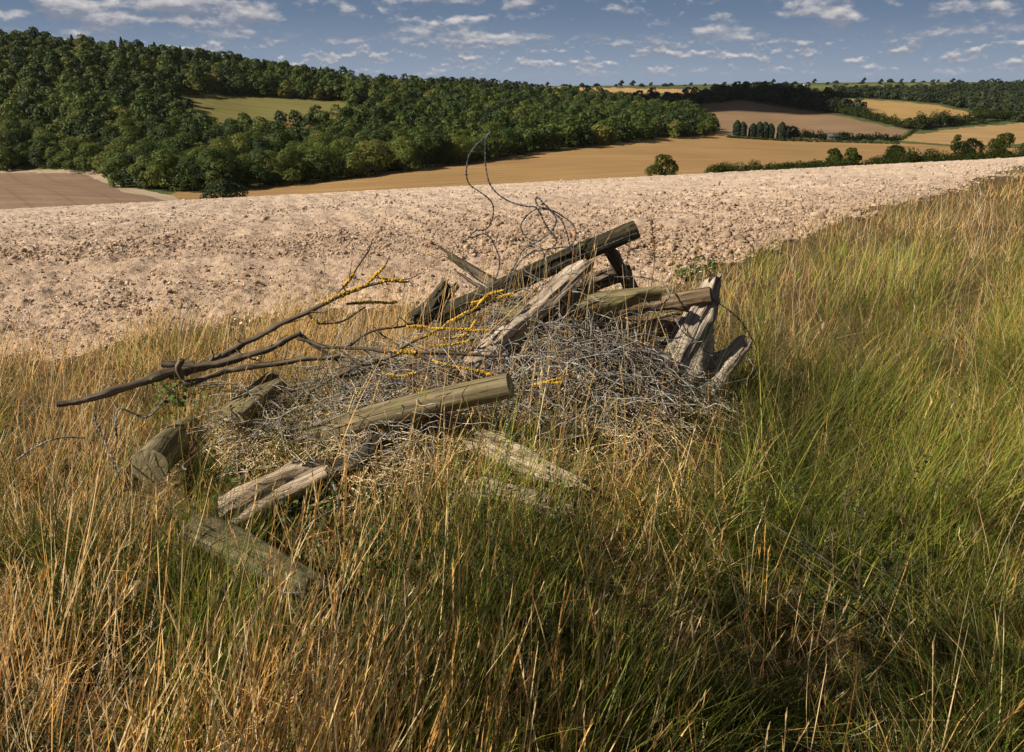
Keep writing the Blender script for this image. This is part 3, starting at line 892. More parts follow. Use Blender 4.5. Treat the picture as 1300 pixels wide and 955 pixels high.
def scatter_clods(name, n, seed, py0, py1, sizes, sub, tintf, label, kind_cat):
    r = np.random.default_rng(seed)
    px = r.uniform(-120, 1420, n); py = r.uniform(py0, py1, n)
    u, s = ray(px, py)
    # intersection with the open slope: EYE + sY = -A1 Y - A2 Y^2 + BX u Y
    b = s + A1 - BX * u
    disc = np.maximum(b * b - 4 * A2 * EYE, 0)
    Y = (-b - np.sqrt(disc)) / (2 * A2)
    ok = (Y > 3.5) & (Y < 47)
    Y = np.where(ok, Y, 10); X = u * Y
    ok &= verge(X, Y, near_z(X, Y)) < 6
    X, Y = X[ok], Y[ok]; n = len(X)
    pat = np.clip(0.85 + 0.35 * fbm(X * 0.45, Y * 0.45, seed=44, octaves=3), 0.4, 1.4) * np.interp(X / Y, [-0.65, 0, 0.4], [0.72, 0.95, 1.1])
    size = np.exp(r.normal(math.log(sizes[0]), sizes[1], n)) * pat
    size = np.minimum(size, sizes[2])
    Z = near_z(X, Y) + 0.035 * 0.45 * np.sin((X * 0.96 + Y * 0.28) * 2 * np.pi / 0.75 + 1.4 * vnoise(X * 0.5, Y * 0.5, seed=4)) + 0.033 * fbm(X * 2.2, Y * 2.2, seed=11, octaves=6, gain=0.70) + 0.014 + 0.15 * size
    shapes, f = clod_shapes(sub, 14, seed)
    k = r.integers(0, 14, n)
    V = np.stack(shapes)[k]
    ang = r.uniform(0, 6.283, n); c, s_ = np.cos(ang)[:, None], np.sin(ang)[:, None]
    V = V * (size[:, None] * r.uniform(0.7, 1.3, (n, 3)))[:, None, :] * np.array([1, 1, 0.75])
    V = np.stack([V[..., 0] * c - V[..., 1] * s_, V[..., 0] * s_ + V[..., 1] * c, V[..., 2]], -1) + np.stack([X, Y, Z], -1)[:, None]
    nv = V.shape[1]
    F_ = (f[None] + (np.arange(n) * nv)[:, None, None]).reshape(-1, 3)
    t = np.repeat(tintf(r, n, Y), nv, 0)
    o = add(name, mesh_np(name, V.reshape(-1, 3), F_, [M_soil], {'tint': t}))
    return tag(o, label, kind_cat, kind='stuff')

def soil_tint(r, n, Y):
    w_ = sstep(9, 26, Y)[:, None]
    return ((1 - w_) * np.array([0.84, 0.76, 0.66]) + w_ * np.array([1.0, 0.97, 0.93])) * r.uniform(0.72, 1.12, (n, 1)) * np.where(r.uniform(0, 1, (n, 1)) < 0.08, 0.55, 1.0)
def chalk_tint(r, n, Y):
    return np.array([1.5, 1.55, 1.65]) * r.uniform(0.75, 1.3, (n, 1))
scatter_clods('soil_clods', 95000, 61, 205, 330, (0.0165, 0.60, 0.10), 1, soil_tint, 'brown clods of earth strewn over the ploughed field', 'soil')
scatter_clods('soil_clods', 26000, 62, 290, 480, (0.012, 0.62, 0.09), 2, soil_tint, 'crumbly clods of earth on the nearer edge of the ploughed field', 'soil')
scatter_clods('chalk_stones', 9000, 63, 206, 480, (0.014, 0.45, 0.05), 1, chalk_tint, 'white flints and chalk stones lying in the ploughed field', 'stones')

# ---------------------------------------------------------------- timber
END = {}
def log_obj(name, path, r0, r1, mats, seed, label=None, cat=None, parent=None, ns=36, rough=0.10, crack=0.06, sq=(1, 1), endA='cut', endB='cut', jag=0.06,
            point=None, bend=0.0, square=0.0, knots=0, mid=None, roll=0.0):
    """a length of timber along a path; ends are cut, broken or sharpened; grain runs along it"""
    r = np.random.default_rng(seed)
    p = np.asarray(path, float)
    Ltot = np.sum(np.linalg.norm(np.diff(p, axis=0), axis=1))
    m = max(14, int(Ltot / 0.012))
    c = spline(p, m)
    T, U, V = frames(c)
    t = np.linspace(0, 1, m)
    th = np.arange(ns) * 2 * np.pi / ns + roll
    rad = r0 + (r1 - r0) * t
    if mid: rad = rad * (1 + mid * np.sin(np.pi * t))
    TT, TH = np.meshgrid(t, th, indexing='ij')
    lx = TT * Ltot
    off = r.uniform(0, 50)
    cs, sn = np.cos(TH), np.sin(TH)
    R = rad[:, None] * np.ones_like(TH)
    if square:
        R = R * ((1 - square) + square * np.minimum(1 / np.maximum(np.abs(cs), np.abs(sn)), 1.25))
    R = R * (1 + rough * fbm(cs * 1.3 + off, sn * 1.3, lx * 5, seed=seed, octaves=4)
             - crack * np.clip(1 - 3.0 * np.abs(vnoise(cs * 4.5 + off, sn * 4.5, lx * 2.0, seed=seed + 5)), 0, 1)
             + 0.35 * rough * vnoise(cs * 6, sn * 6, lx * 9 + off, seed=seed + 9))
    for k in range(knots):
        kt, ka = r.uniform(0.1, 0.9) * Ltot, r.uniform(0, 6.283)
        d2 = ((lx - kt) / (1.1 * r0)) ** 2 + (np.angle(np.exp(1j * (TH - ka))) / 0.7) ** 2
        R = R * (1 + 0.45 * np.exp(-d2))
    if point:                                   # sharpened: flat facets closing on the tip
        plen, facets = point
        for fa, tipd in facets:
            d = rad[:, None] * (1.02 - (1.02 - tipd) * np.clip((lx - (Ltot - plen)) / plen, 0, 1) * 1.0)
            cc = np.cos(TH - fa)
            lim = np.where(cc > 0.05, np.maximum(d, 0.002) / np.maximum(cc, 0.05), 9)
            R = np.minimum(R, np.maximum(lim, 0.0015))
    A = np.zeros_like(TH)
    for end, sgn in (('A', -1), ('B', 1)):
        kind = endA if end == 'A' else endB
        e = np.exp(-((lx if end == 'A' else Ltot - lx) / 0.05))
        if kind == 'broken':
            jn = fbm(cs * 2.5 + off, sn * 2.5, 0 * cs + (3 if end == 'A' else 8), seed=seed + 21, octaves=3) + 0.7 * cs * math.cos(off) + 0.7 * sn * math.sin(off)
            A += sgn * jag * jn * e
    pv = c[:, None] + (U[:, None] * (cs * sq[0])[..., None] + V[:, None] * (sn * sq[1])[..., None]) * R[..., None] + T[:, None] * A[..., None]
    g = np.stack([cs * R, sn * R, lx], -1)
    acc_v = [pv.reshape(-1, 3)]; acc_g = [g.reshape(-1, 3)]
    i = np.arange(m - 1)[:, None] * ns + np.arange(ns)[None]; j = np.arange(m - 1)[:, None] * ns + (np.arange(ns)[None] + 1) % ns
    q = [np.stack([i, j, j + ns, i + ns], -1).reshape(-1, 4)]; mi = [np.zeros(len(q[0]), int)]
    nbase = m * ns
    for end in ('A', 'B'):
        row = pv[0] if end == 'A' else pv[-1]; gr = g[0] if end == 'A' else g[-1]
        kind = endA if end == 'A' else endB
        ax = T[0] if end == 'A' else T[-1]
        sg = -1 if end == 'A' else 1
        ctr = row.mean(0); lv = []
        for s_ in (1.0, 0.8, 0.55, 0.28, 0.02):
            pp = ctr + (row - ctr) * s_
            gg = gr * np.array([s_, s_, 1])
            if kind == 'broken':
                pp = pp + ax * (jag * 0.6 * vnoise(gg[:, 0] * 60 + off, gg[:, 1] * 60, seed=seed + 33) * (1 if s_ < 0.99 else 0))[:, None]
            else:
                pp = pp + ax * (sg * 0.004 * (1 - s_) + 0.0016 * vnoise(gg[:, 0] * 120, gg[:, 1] * 120, seed=seed + 34) * (s_ < 0.99))[:, None]
            lv.append(pp); acc_v.append(pp); acc_g.append(gg)
        for k in range(4):
            a0 = nbase + k * ns + np.arange(ns); a1 = nbase + k * ns + (np.arange(ns) + 1) % ns
            fq = np.stack([a0, a1, a1 + ns, a0 + ns], -1)
            if end == 'A': fq = fq[:, ::-1]
            q.append(fq); mi.append(np.ones(len(fq), int))
        nbase += 5 * ns
    me = mesh_np(name, np.concatenate(acc_v), np.concatenate(q), mats, {'grain': np.concatenate(acc_g)}, True, np.concatenate(mi))
    sh = np.ones(len(me.polygons), bool); sh[len(q[0]):] = False
    me.polygons.foreach_set('use_smooth', sh)
    o = add(name, me, parent)
    return tag(o, label, cat) if label else o

W_post = wood_mat('weathered olive post', (0.07, 0.056, 0.03), (0.16, 0.131, 0.073), (0.26, 0.217, 0.13), (0.13, 0.14, 0.04), 0.1)
W_green = wood_mat('greenish treated wood', (0.105, 0.085, 0.042), (0.20, 0.168, 0.086), (0.275, 0.24, 0.135), (0.15, 0.15, 0.05), 0.15, 0.003)
W_dark = wood_mat('dark mossy post', (0.014, 0.012, 0.008), (0.040, 0.034, 0.021), (0.095, 0.08, 0.048), (0.085, 0.085, 0.025), 0.06, 0.009)
W_moss = wood_mat('half rotten mossy post', (0.045, 0.038, 0.022), (0.115, 0.098, 0.055), (0.21, 0.18, 0.11), (0.10, 0.105, 0.03), 0.15, 0.008)
W_silver = wood_mat('silvered driftwood', (0.13, 0.10, 0.076), (0.35, 0.292, 0.232), (0.52, 0.455, 0.375), None, 0, 0.010)
W_brown = wood_mat('brown knotty wood', (0.055, 0.038, 0.023), (0.15, 0.105, 0.065), (0.28, 0.205, 0.13), None, 0, 0.008)
W_bark = wood_mat('grey brown bark', (0.040, 0.030, 0.021), (0.115, 0.088, 0.062), (0.24, 0.19, 0.145), None, 0, 0.006)
W_pale = wood_mat('pale split wood', (0.18, 0.13, 0.086), (0.39, 0.31, 0.22), (0.54, 0.46, 0.35), None, 0, 0.008)
E_pale = endgrain_mat('pale end grain', (0.235, 0.197, 0.12), (0.275, 0.232, 0.142))
E_dark = endgrain_mat('dark end grain', (0.045, 0.038, 0.022), (0.16, 0.13, 0.08))
E_silver = endgrain_mat('split silver end', (0.12, 0.09, 0.065), (0.35, 0.29, 0.22))

H = 'heap of old fencing timber'
log_obj('fence_post', [P(560, 402, 3.98), P(690, 342, 4.05), P(808, 291, 4.1)], 0.052, 0.048, [W_dark, E_dark], 201,
        'long dark mossy fence post slanting up out of the top of the heap', 'post', square=0.35, crack=0.12, rough=0.05, endA='broken')
log_obj('fence_post', [P(388, 556, 3.37), P(520, 518, 3.27), P(648, 489, 3.20)], 0.060, 0.055, [W_post, E_pale], 202,
        'smooth round olive fence post lying across the front of the heap', 'post', rough=0.03, crack=0.03)
log_obj('pointed_stake', [P(640, 404, 3.93), P(740, 386, 3.91), P(840, 376, 3.89)], 0.052, 0.054, [W_green, E_pale], 203,
        'greenish stake with a sharpened end pointing right on the heap top', 'stake', rough=0.025, crack=0.025, point=(0.24, [(2.35, -0.80), (0.9, 0.75), (5.0, 0.85)]))
log_obj('log', [P(770, 397, 4.12), P(840, 386, 4.08), P(903, 375, 4.0)], 0.036, 0.044, [W_brown, E_dark], 204,
        'brown knotty log whose sawn end rests on the silvered trunk at the right', 'log', rough=0.10, crack=0.12, knots=5)
log_obj('driftwood_trunk', [P(592, 472, 3.70), P(636, 432, 3.78), P(690, 384, 3.86), P(746, 335, 3.92)], 0.082, 0.038, [W_silver, E_silver], 205,
        'pale silvered trunk leaning up the middle of the heap under the long dark post', 'log', rough=0.32, crack=0.22, sq=(0.8, 1), endA='broken', endB='broken', jag=0.05, knots=5)
log_obj('driftwood_trunk', [P(836, 505, 3.93), P(850, 470, 3.95), P(878, 412, 4.03), P(894, 382, 4.10), P(903, 358, 4.13)], 0.125, 0.060, [W_silver, E_silver], 206,
        'silvered twisted trunk standing at the right end of the heap', 'log', rough=0.38, crack=0.26, sq=(0.8, 1), endA='broken', endB='broken', jag=0.035, knots=5)
log_obj('driftwood_trunk', [P(848, 520, 3.86), P(885, 497, 3.90), P(915, 468, 3.98), P(942, 436, 4.08)], 0.11, 0.055, [W_silver, E_silver], 207,
        'short silvered trunk sinking into grass at the lower right of the heap', 'log', rough=0.38, crack=0.26, sq=(0.8, 1), endA='broken', endB='broken', jag=0.035, knots=4)
log_obj('broken_board', [P(810, 484, 3.86), P(848, 502, 3.83), P(888, 520, 3.82)], 0.075, 0.06, [W_brown, E_dark], 208,
        'dark broken board lying below the two silvered trunks', 'board', rough=0.12, crack=0.1, sq=(0.28, 1), endA='broken', endB='broken', square=0.5, roll=0.3)
log_obj('split_stake', [P(640, 368, 4.12), P(612, 352, 4.18), P(576, 329, 4.24)], 0.058, 0.036, [W_bark, E_dark], 209,
        'dark splintered stake poking out left behind the long dark post', 'stake', rough=0.22, crack=0.25, sq=(0.5, 1), endB='broken', jag=0.12)
log_obj('split_stake', [P(632, 376, 4.08), P(606, 362, 4.10), P(583, 347, 4.13)], 0.016, 0.006, [W_bark, E_dark], 210,
        'thin dark splinter lying beside the splintered stake', 'stake', rough=0.2, crack=0.2, endB='broken', jag=0.03)
log_obj('stub_branch', [P(806, 375, 4.22), P(790, 345, 4.2), P(772, 316, 4.16)], 0.042, 0.030, [W_bark, E_dark], 211,
        'gnarled upright stub propping the raised end of the long dark post', 'branch', rough=0.22, crack=0.2, knots=3, endB='broken', jag=0.03)
log_obj('log', [P(720, 372, 4.2), P(755, 358, 4.22), P(800, 345, 4.25)], 0.05, 0.044, [W_bark, E_dark], 212,
        'rough bark covered log behind the pale silvered trunk', 'log', rough=0.2, crack=0.12, knots=2, endA='broken')
log_obj('log', [P(800, 425, 3.98), P(845, 412, 4.05), P(885, 405, 4.1)], 0.05, 0.042, [W_brown, E_dark], 213,
        'short brown log underneath the brown knotty log', 'log', rough=0.12, crack=0.1, knots=1)
log_obj('post_stub', [P(296, 528, 3.42), P(325, 505, 3.52), P(352, 482, 3.62)], 0.085, 0.075, [W_post, E_pale], 214,
        'olive flat sided post stub lying on wire left of the round post', 'post', rough=0.05, crack=0.04, sq=(0.55, 1), square=0.4)
log_obj('fence_post', [P(190, 592, 3.05), P(212, 570, 3.25), P(240, 548, 3.55)], 0.078, 0.078, [W_post, E_pale], 215,
        'thick post with ringed sawn end facing out at the left of the heap', 'post', rough=0.03, crack=0.03)
log_obj('log', [S(283, 662, 0.09), S(338, 628, 0.10), S(396, 600, 0.09)], 0.100, 0.088, [W_pale, E_silver], 216,
        'pale weathered split log with ragged left end in the grass', 'log', rough=0.24, crack=0.2, sq=(0.75, 1), endA='broken', endB='broken', jag=0.06)
log_obj('fence_post', [S(255, 672, 0.13), S(335, 712, 0.13), S(408, 752, 0.10)], 0.080, 0.050, [W_moss, E_dark], 217,
        'grey green tapering post half buried in grass below the pale split log', 'post', rough=0.08, crack=0.10, sq=(0.8, 1), endB='broken', jag=0.05)
log_obj('log', [S(168, 775, 0.05), S(190, 748, 0.05), S(205, 728, 0.04)], 0.065, 0.05, [W_brown, E_silver], 218,
        'stubby brown log end half hidden in tall grass at the lower left', 'log', rough=0.16, crack=0.12, endA='broken', endB='broken', jag=0.03)
log_obj('log', [S(600, 620, 0.14), S(655, 632, 0.13), S(715, 648, 0.10)], 0.050, 0.046, [W_pale, E_silver], 219,
        'pale cracked log lying in front of the heap, nearest of two', 'log', rough=0.30, crack=0.2, endA='broken', endB='broken', jag=0.09)
log_obj('log', [S(616, 562, 0.09), S(670, 588, 0.11), S(726, 612, 0.11)], 0.052, 0.042, [W_pale, E_silver], 220,
        'pale crumbling log just behind the cracked log in front of the heap', 'log', rough=0.38, crack=0.25, endA='broken', endB='broken', jag=0.09)
log_obj('log', [P(530, 410, 4.02), P(548, 392, 4.05), P(566, 368, 4.1)], 0.055, 0.045, [W_dark, E_dark], 221,
        'blackish stump leaning at the lower end of the long dark post', 'log', rough=0.25, crack=0.15, endA='broken', endB='broken')
log_obj('log', [S(395, 600, 0.03), S(450, 592, 0.04), S(480, 560, 0.05)], 0.05, 0.045, [W_dark, E_dark], 222,
        'dark rotten log in shade beneath the round olive post', 'log', rough=0.2, crack=0.15, endA='broken', endB='broken')

# ---------------------------------------------------------------- dead branches with lichen
m, nt, N, L = material('yellow lichen')
nb = noise(nt, pos(nt), 70, 4)
finish(nt, ramp(nt, [(0.3, (0.28, 0.19, 0.035)), (0.55, (0.58, 0.36, 0.035)), (0.8, (0.66, 0.56, 0.22))], nb.outputs['Fac']).outputs[0], 0.95, nb.outputs['Fac'], 0.004)
M_lichen = m

def branch(name, label, limbs, lichen, seed):
    """limbs: list of (pixel path with range, r0, r1); lichen: list of (limb, t0, t1)"""
    r = np.random.default_rng(seed)
    acc = Acc(); curves = []
    world = [(np.array([P(*p) for p in path]), r0, r1) for path, r0, r1 in limbs]
    for pts, r0, r1 in list(world):                 # short side twigs and broken stubs
        Lt = np.sum(np.linalg.norm(np.diff(pts, axis=0), axis=1))
        c = spline(pts, 40); tn = norm(np.gradient(c, axis=0))
        for j in range(int(Lt / 0.085)):
            i = int(r.integers(8, 39)); d = norm(tn[i] * 0.8 + r.normal(0, 0.8, 3) + np.array([0, 0, 0.25]))
            ln = r.uniform(0.03, 0.16) * (0.5 if r0 > 0.02 else 1)
            q1 = c[i] + d * ln * 0.5 + r.normal(0, 0.008, 3); q2 = c[i] + d * ln + r.normal(0, 0.012, 3)
            rb = 0.45 * (r0 + (r1 - r0) * i / 40)
            world.append((np.array([c[i], q1, q2]), min(rb, 0.006), min(rb, 0.006) * 0.4))
    for k, (pts, r0, r1) in enumerate(world):
        Lt = np.sum(np.linalg.norm(np.diff(pts, axis=0), axis=1))
        n = max(8, int(Lt / 0.012))
        c = spline(pts, n)
        tt = np.linspace(0, Lt, n)
        for ax in range(3):
            c[:, ax] += 0.006 * fbm(tt * 9 + ax * 31, tt * 0 + k, seed=seed + ax, octaves=2) * np.minimum(1, tt / 0.05)
        rad = 0.66 * np.linspace(r0, r1, n) * (1 + 0.22 * vnoise(tt * 28, tt * 0 + k, seed=seed + 5))
        ns = 10
        T, U, V = frames(c)
        th = np.arange(ns) * 2 * np.pi / ns
        TT, TH = np.meshgrid(tt, th, indexing='ij')
        R = rad[:, None] * (1 + 0.18 * vnoise(np.cos(TH) * 2, np.sin(TH) * 2, TT * 25, seed=seed + k))
        v = c[:, None] + (U[:, None] * np.cos(TH)[..., None] + V[:, None] * np.sin(TH)[..., None]) * R[..., None]
        i = np.arange(n - 1)[:, None] * ns + np.arange(ns)[None]; j = np.arange(n - 1)[:, None] * ns + (np.arange(ns)[None] + 1) % ns
        q = np.stack([i, j, j + ns, i + ns], -1).reshape(-1, 4)
        g = np.stack([np.cos(TH) * R, np.sin(TH) * R, TT + k * 3], -1).reshape(-1, 3)
        acc.put(v, q, grain=g)
        # closed, slightly rounded ends
        for e, row, sg in ((0, v[0], -1), (n - 1, v[-1], 1)):
            ctr = row.mean(0) + T[e] * sg * rad[e] * 0.35
            vv = np.vstack([row, ctr]); tri = [(a, (a + 1) % ns, ns) if sg > 0 else ((a + 1) % ns, a, ns) for a in range(ns)]
            acc.put(vv, None, tri, grain=np.vstack([np.stack([np.cos(th) * rad[e], np.sin(th) * rad[e], 0 * th + tt[e]], -1), [[0, 0, tt[e]]]]))
        curves.append((c, rad))
    o = add(name, acc.mesh(name, [W_bark], True))
    tag(o, label, 'branch')
    iv, itf = ico(1)
    for k, t0, t1 in lichen or ():
        la = Acc()
        c, rad = curves[k]
        T_ = norm(np.gradient(c, axis=0))
        n = int(max(14, np.linalg.norm(c[-1] - c[0]) * (t1 - t0) * 4500))
        for s in range(n):
            tq = r.uniform(t0, t1)
            if vnoise(np.array([tq * len(c) * 0.22]), np.array([k * 3.7]), seed=seed)[0] < r.uniform(-0.95, 0.5): continue
            i = int(np.clip(tq * (len(c) - 1), 0, len(c) - 1))
            d = norm(r.normal(0, 1, 3) + np.array([0, -0.3, 0.8]))
            ctr = c[i] + T_[i] * r.uniform(-0.006, 0.006) + d * (rad[i] * 1.02 + abs(r.normal(0, 0.0018)))
            sz = 0.0009 + 0.0048 * r.uniform(0, 1) ** 2.2
            w_ = iv * sz * r.uniform(0.6, 1.5, 3) * (1 + 0.35 * r.normal(0, 1, (len(iv), 1)))
            w_ = w_ - d * (w_ @ d)[:, None] * 0.45
            la.put(w_ + ctr, None, itf)
        if la.n:
            lo = add('lichen', la.mesh('lichen', [M_lichen]), o)
            lo['label'] = 'crust of orange yellow lichen on the twig'
    return o

branch('dead_branch', 'long forked dead branch reaching out over the grass at the left', [
    ([(72, 513, 3.2), (105, 508, 3.24), (150, 495, 3.32), (215, 474, 3.45), (245, 466, 3.5)], 0.020, 0.036),
    ([(215, 478, 3.45), (262, 466, 3.52), (300, 440, 3.6), (345, 418, 3.66), (400, 392, 3.74), (440, 372, 3.8), (485, 358, 3.85), (520, 358, 3.9)], 0.030, 0.009),
    ([(205, 462, 3.46), (260, 463, 3.5), (300, 456, 3.55), (345, 440, 3.6), (380, 422, 3.66)], 0.028, 0.020),
    ([(232, 488, 3.43), (280, 474, 3.5), (320, 466, 3.55), (380, 457, 3.6), (432, 452, 3.66)], 0.024, 0.017),
    ([(380, 425, 3.66), (398, 440, 3.66), (428, 458, 3.66)], 0.016, 0.014),
    ([(425, 378, 3.78), (445, 352, 3.84), (463, 325, 3.9), (474, 308, 3.93)], 0.010, 0.005),
    ([(465, 362, 3.83), (486, 340, 3.88), (494, 326, 3.9)], 0.008, 0.004),
    ([(392, 400, 3.72), (405, 411, 3.72), (430, 408, 3.76), (462, 390, 3.82)], 0.010, 0.006),
    ([(440, 386, 3.8), (470, 385, 3.84), (505, 383, 3.88)], 0.008, 0.005),
    ([(395, 396, 3.72), (415, 396, 3.74)], 0.008, 0.004),
    ([(300, 444, 3.58), (318, 455, 3.57), (338, 462, 3.57)], 0.008, 0.004),
    ([(262, 466, 3.52), (270, 452, 3.53), (266, 440, 3.54)], 0.013, 0.007),
    ([(232, 480, 3.43), (226, 466, 3.41), (230, 455, 3.40)], 0.020, 0.017),
    ([(472, 352, 3.86), (496, 354, 3.9), (520, 352, 3.94), (540, 342, 3.98)], 0.006, 0.003),
], [(1, 0.62, 0.78), (1, 0.85, 0.98), (5, 0.22, 0.42), (6, 0.0, 0.6), (8, 0.1, 1.0), (7, 0.2, 0.4), (13, 0.0, 0.3)], 240)
branch('dead_branch', 'bent dead branch arching over wire left of the round post', [
    ([(388, 512, 3.5), (396, 496, 3.5), (430, 476, 3.53), (470, 462, 3.57), (512, 449, 3.62)], 0.016, 0.010),
    ([(430, 480, 3.53), (460, 472, 3.56), (490, 458, 3.6)], 0.010, 0.006),
], [], 241)
branch('dead_branch', 'straight grey branch running level across the middle of the heap', [
    ([(378, 430, 3.57), (420, 440, 3.55), (500, 446, 3.53), (580, 450, 3.53), (645, 452, 3.55)], 0.014, 0.010),
    ([(520, 448, 3.53), (560, 462, 3.49), (612, 474, 3.47), (625, 477, 3.47)], 0.009, 0.005),
    ([(430, 444, 3.55), (470, 470, 3.49), (505, 478, 3.47), (540, 470, 3.47)], 0.008, 0.004),
], [(0, 0.48, 0.6), (1, 0.3, 0.95), (2, 0.5, 0.9)], 242)
branch('dead_branch', 'tangle of twigs thick with yellow lichen on the middle of the heap', [
    ([(500, 446, 3.57), (540, 425, 3.65), (580, 405, 3.73), (620, 385, 3.79), (652, 372, 3.82)], 0.010, 0.006),
    ([(518, 415, 3.67), (560, 418, 3.67), (610, 420, 3.67), (660, 420, 3.67)], 0.007, 0.004),
    ([(560, 418, 3.67), (600, 395, 3.72), (620, 375, 3.75), (640, 368, 3.77)], 0.007, 0.005),
    ([(560, 430, 3.65), (590, 425, 3.67), (610, 400, 3.71)], 0.006, 0.004),
    ([(600, 385, 3.75), (622, 380, 3.75), (650, 378, 3.77)], 0.006, 0.004),
    ([(545, 440, 3.61), (580, 438, 3.61), (606, 430, 3.63)], 0.006, 0.004),
], [(0, 0.25, 0.6), (0, 0.85, 1.0), (1, 0.0, 0.75), (2, 0.35, 1.0), (3, 0.1, 0.9), (4, 0.0, 0.9), (5, 0.2, 0.8)], 243)
branch('dead_branch', 'short lichen covered twig hanging in wire right of the round post', [
    ([(670, 492, 3.42), (690, 485, 3.43), (715, 478, 3.45), (728, 470, 3.47)], 0.006, 0.003),
    ([(690, 485, 3.43), (702, 487, 3.42), (716, 484, 3.42)], 0.004, 0.003),
], [(0, 0.15, 0.9), (1, 0.2, 0.9)], 244)
branch('dead_branch', 'thin dark branch behind the left fork of dead wood', [
    ([(440, 440, 3.8), (470, 422, 3.86), (520, 412, 3.9), (560, 396, 3.95)], 0.012, 0.007),
    ([(480, 420, 3.86), (505, 440, 3.8), (540, 452, 3.75)], 0.007, 0.004),
], [], 245)

# ---------------------------------------------------------------- barbed wire
m, nt, N, L = material('galvanised wire')
nb = noise(nt, pos(nt), 40, 4)
b_ = finish(nt, ramp(nt, [(0.35, (0.10, 0.094, 0.085)), (0.6, (0.31, 0.30, 0.28)), (0.8, (0.52, 0.50, 0.47))], nb.outputs['Fac']).outputs[0], 0.55)
b_.inputs['Metallic'].default_value = 0.35
M_wire = m
m, nt, N, L = material('dull dark wire')
nb = noise(nt, pos(nt), 40, 4)
finish(nt, ramp(nt, [(0.35, (0.035, 0.033, 0.035)), (0.7, (0.13, 0.13, 0.14))], nb.outputs['Fac']).outputs[0], 0.6)
M_wire_d = m

barb_me = None
def barb_mesh(mat):
    a = Acc(); r = np.random.default_rng(3)
    th = np.linspace(0, 4 * np.pi, 22)
    coil = np.stack([np.linspace(-0.004, 0.004, 22), 0.0045 * np.cos(th), 0.0045 * np.sin(th)], -1)
    v, q = vtubes(coil[None], np.full((1, 22), 0.0012), 5); a.put(v, q)
    for sx, d in ((-0.004, (0.2, 1, 0.3)), (0.004, (-0.2, -0.3, 1)), (-0.002, (0, -1, -0.4)), (0.003, (0.2, 0.4, -1))):
        p = np.array([sx, 0, 0]) + np.linspace(0, 0.016, 4)[:, None] * norm(np.array(d, float))
        v, q = vtubes(p[None], np.array([[0.0013, 0.0012, 0.0010, 0.0004]]), 5); a.put(v, q)
    return a.mesh('barb', [mat])

BARBS = {'d': barb_mesh(M_wire_d), 'g': barb_mesh(M_wire)}

def barbed(path3, label, mat='d', rad=0.0023, spacing=0.085, seed=1, group=None):
    p = np.asarray(path3, float)
    Lt = np.sum(np.linalg.norm(np.diff(p, axis=0), axis=1))
    n = max(30, int(Lt / 0.004))
    c = spline(p, n); T, U, V = frames(c)
    l = np.linspace(0, Lt, n)[:, None]
    a = Acc()
    for ph in (0, math.pi):
        q_ = c + (U * np.cos(l * 160 + ph) + V * np.sin(l * 160 + ph)) * rad * 0.95
        v, q = vtubes(q_[None], np.full((1, n), rad), 5); a.put(v, q)
    mt = M_wire_d if mat == 'd' else M_wire
    o = add('barbed_wire', a.mesh('barbed_wire', [mt], True))
    tag(o, label, 'wire', group)
    k = int(Lt / spacing)
    for i in range(k):
        j = int((i + 0.5) / k * (n - 1))
        b = bpy.data.objects.new('barb', BARBS[mat]); C.objects.link(b); b.parent = o
        M = Matrix((T[j], U[j], V[j])).transposed().to_4x4(); M.translation = Vector(c[j])
        b.matrix_local = M
    return o

YW = 4.05
barbed([P(*p) for p in [(612, 386, 3.95), (630, 352, 4.0), (634, 330, 4.03), (625, 306, 4.05), (615, 297, 4.05), (602, 301, 4.02), (596, 301, 4.0), (604, 293, 4.0), (617, 291, 4.03), (625, 278, 4.06), (626, 262, 4.08), (620, 252, 4.08),
          (608, 243, 4.1), (596, 234, 4.12), (592, 221, 4.12), (594, 203, 4.12), (600, 190, 4.1), (610, 179, 4.08), (623, 168, 4.06), (617, 176, 4.05), (616, 195, 4.05), (617, 214, 4.04), (622, 234, 4.03), (634, 248, 4.02),
          (650, 257, 4.01), (668, 262, 4.0), (681, 264, 4.0), (690, 280, 4.0), (697, 292, 4.0), (706, 303, 4.0), (704, 312, 4.0), (692, 322, 4.0), (692, 334, 4.0)]],
       'dark barbed wire strand rising highest in a tall loop above the heap', seed=1)
barbed([P(*p) for p in [(640, 360, 3.98), (652, 340, 3.99), (664, 318, 4.0), (684, 306, 4.01), (700, 294, 4.02), (706, 278, 4.02), (696, 266, 4.03), (684, 262, 4.04), (680, 254, 4.05), (683, 251, 4.05), (692, 260, 4.04), (703, 270, 4.03),
          (713, 280, 4.02), (720, 298, 4.01), (724, 313, 4.0), (734, 330, 3.98)]], 'dark barbed wire coil looped just above the long dark post', seed=2)
barbed([P(*p) for p in [(646, 366, 3.96), (655, 340, 3.97), (672, 322, 3.98), (692, 317, 3.99), (712, 314, 4.0), (724, 312, 4.0), (731, 300, 4.02), (728, 286, 4.04), (716, 276, 4.06), (702, 268, 4.06), (680, 266, 4.06), (664, 280, 4.06), (662, 292, 4.05), (672, 304, 4.04), (686, 306, 4.03)]],
       'dark barbed wire coil farthest right above the long dark post', seed=3)
barbed([P(*p) for p in [(808, 296, 4.05), (790, 303, 4.0), (758, 316, 3.98), (720, 332, 3.97), (690, 346, 3.96)]], 'dark barbed wire lying along the top edge of the long dark post', seed=4, rad=0.0019)
barbed([P(*p) for p in [(800, 292, 4.05), (798, 320, 4.05), (795, 345, 4.06), (806, 362, 4.1)]], 'dark wire hanging straight down from the raised post end', seed=6, rad=0.0013)
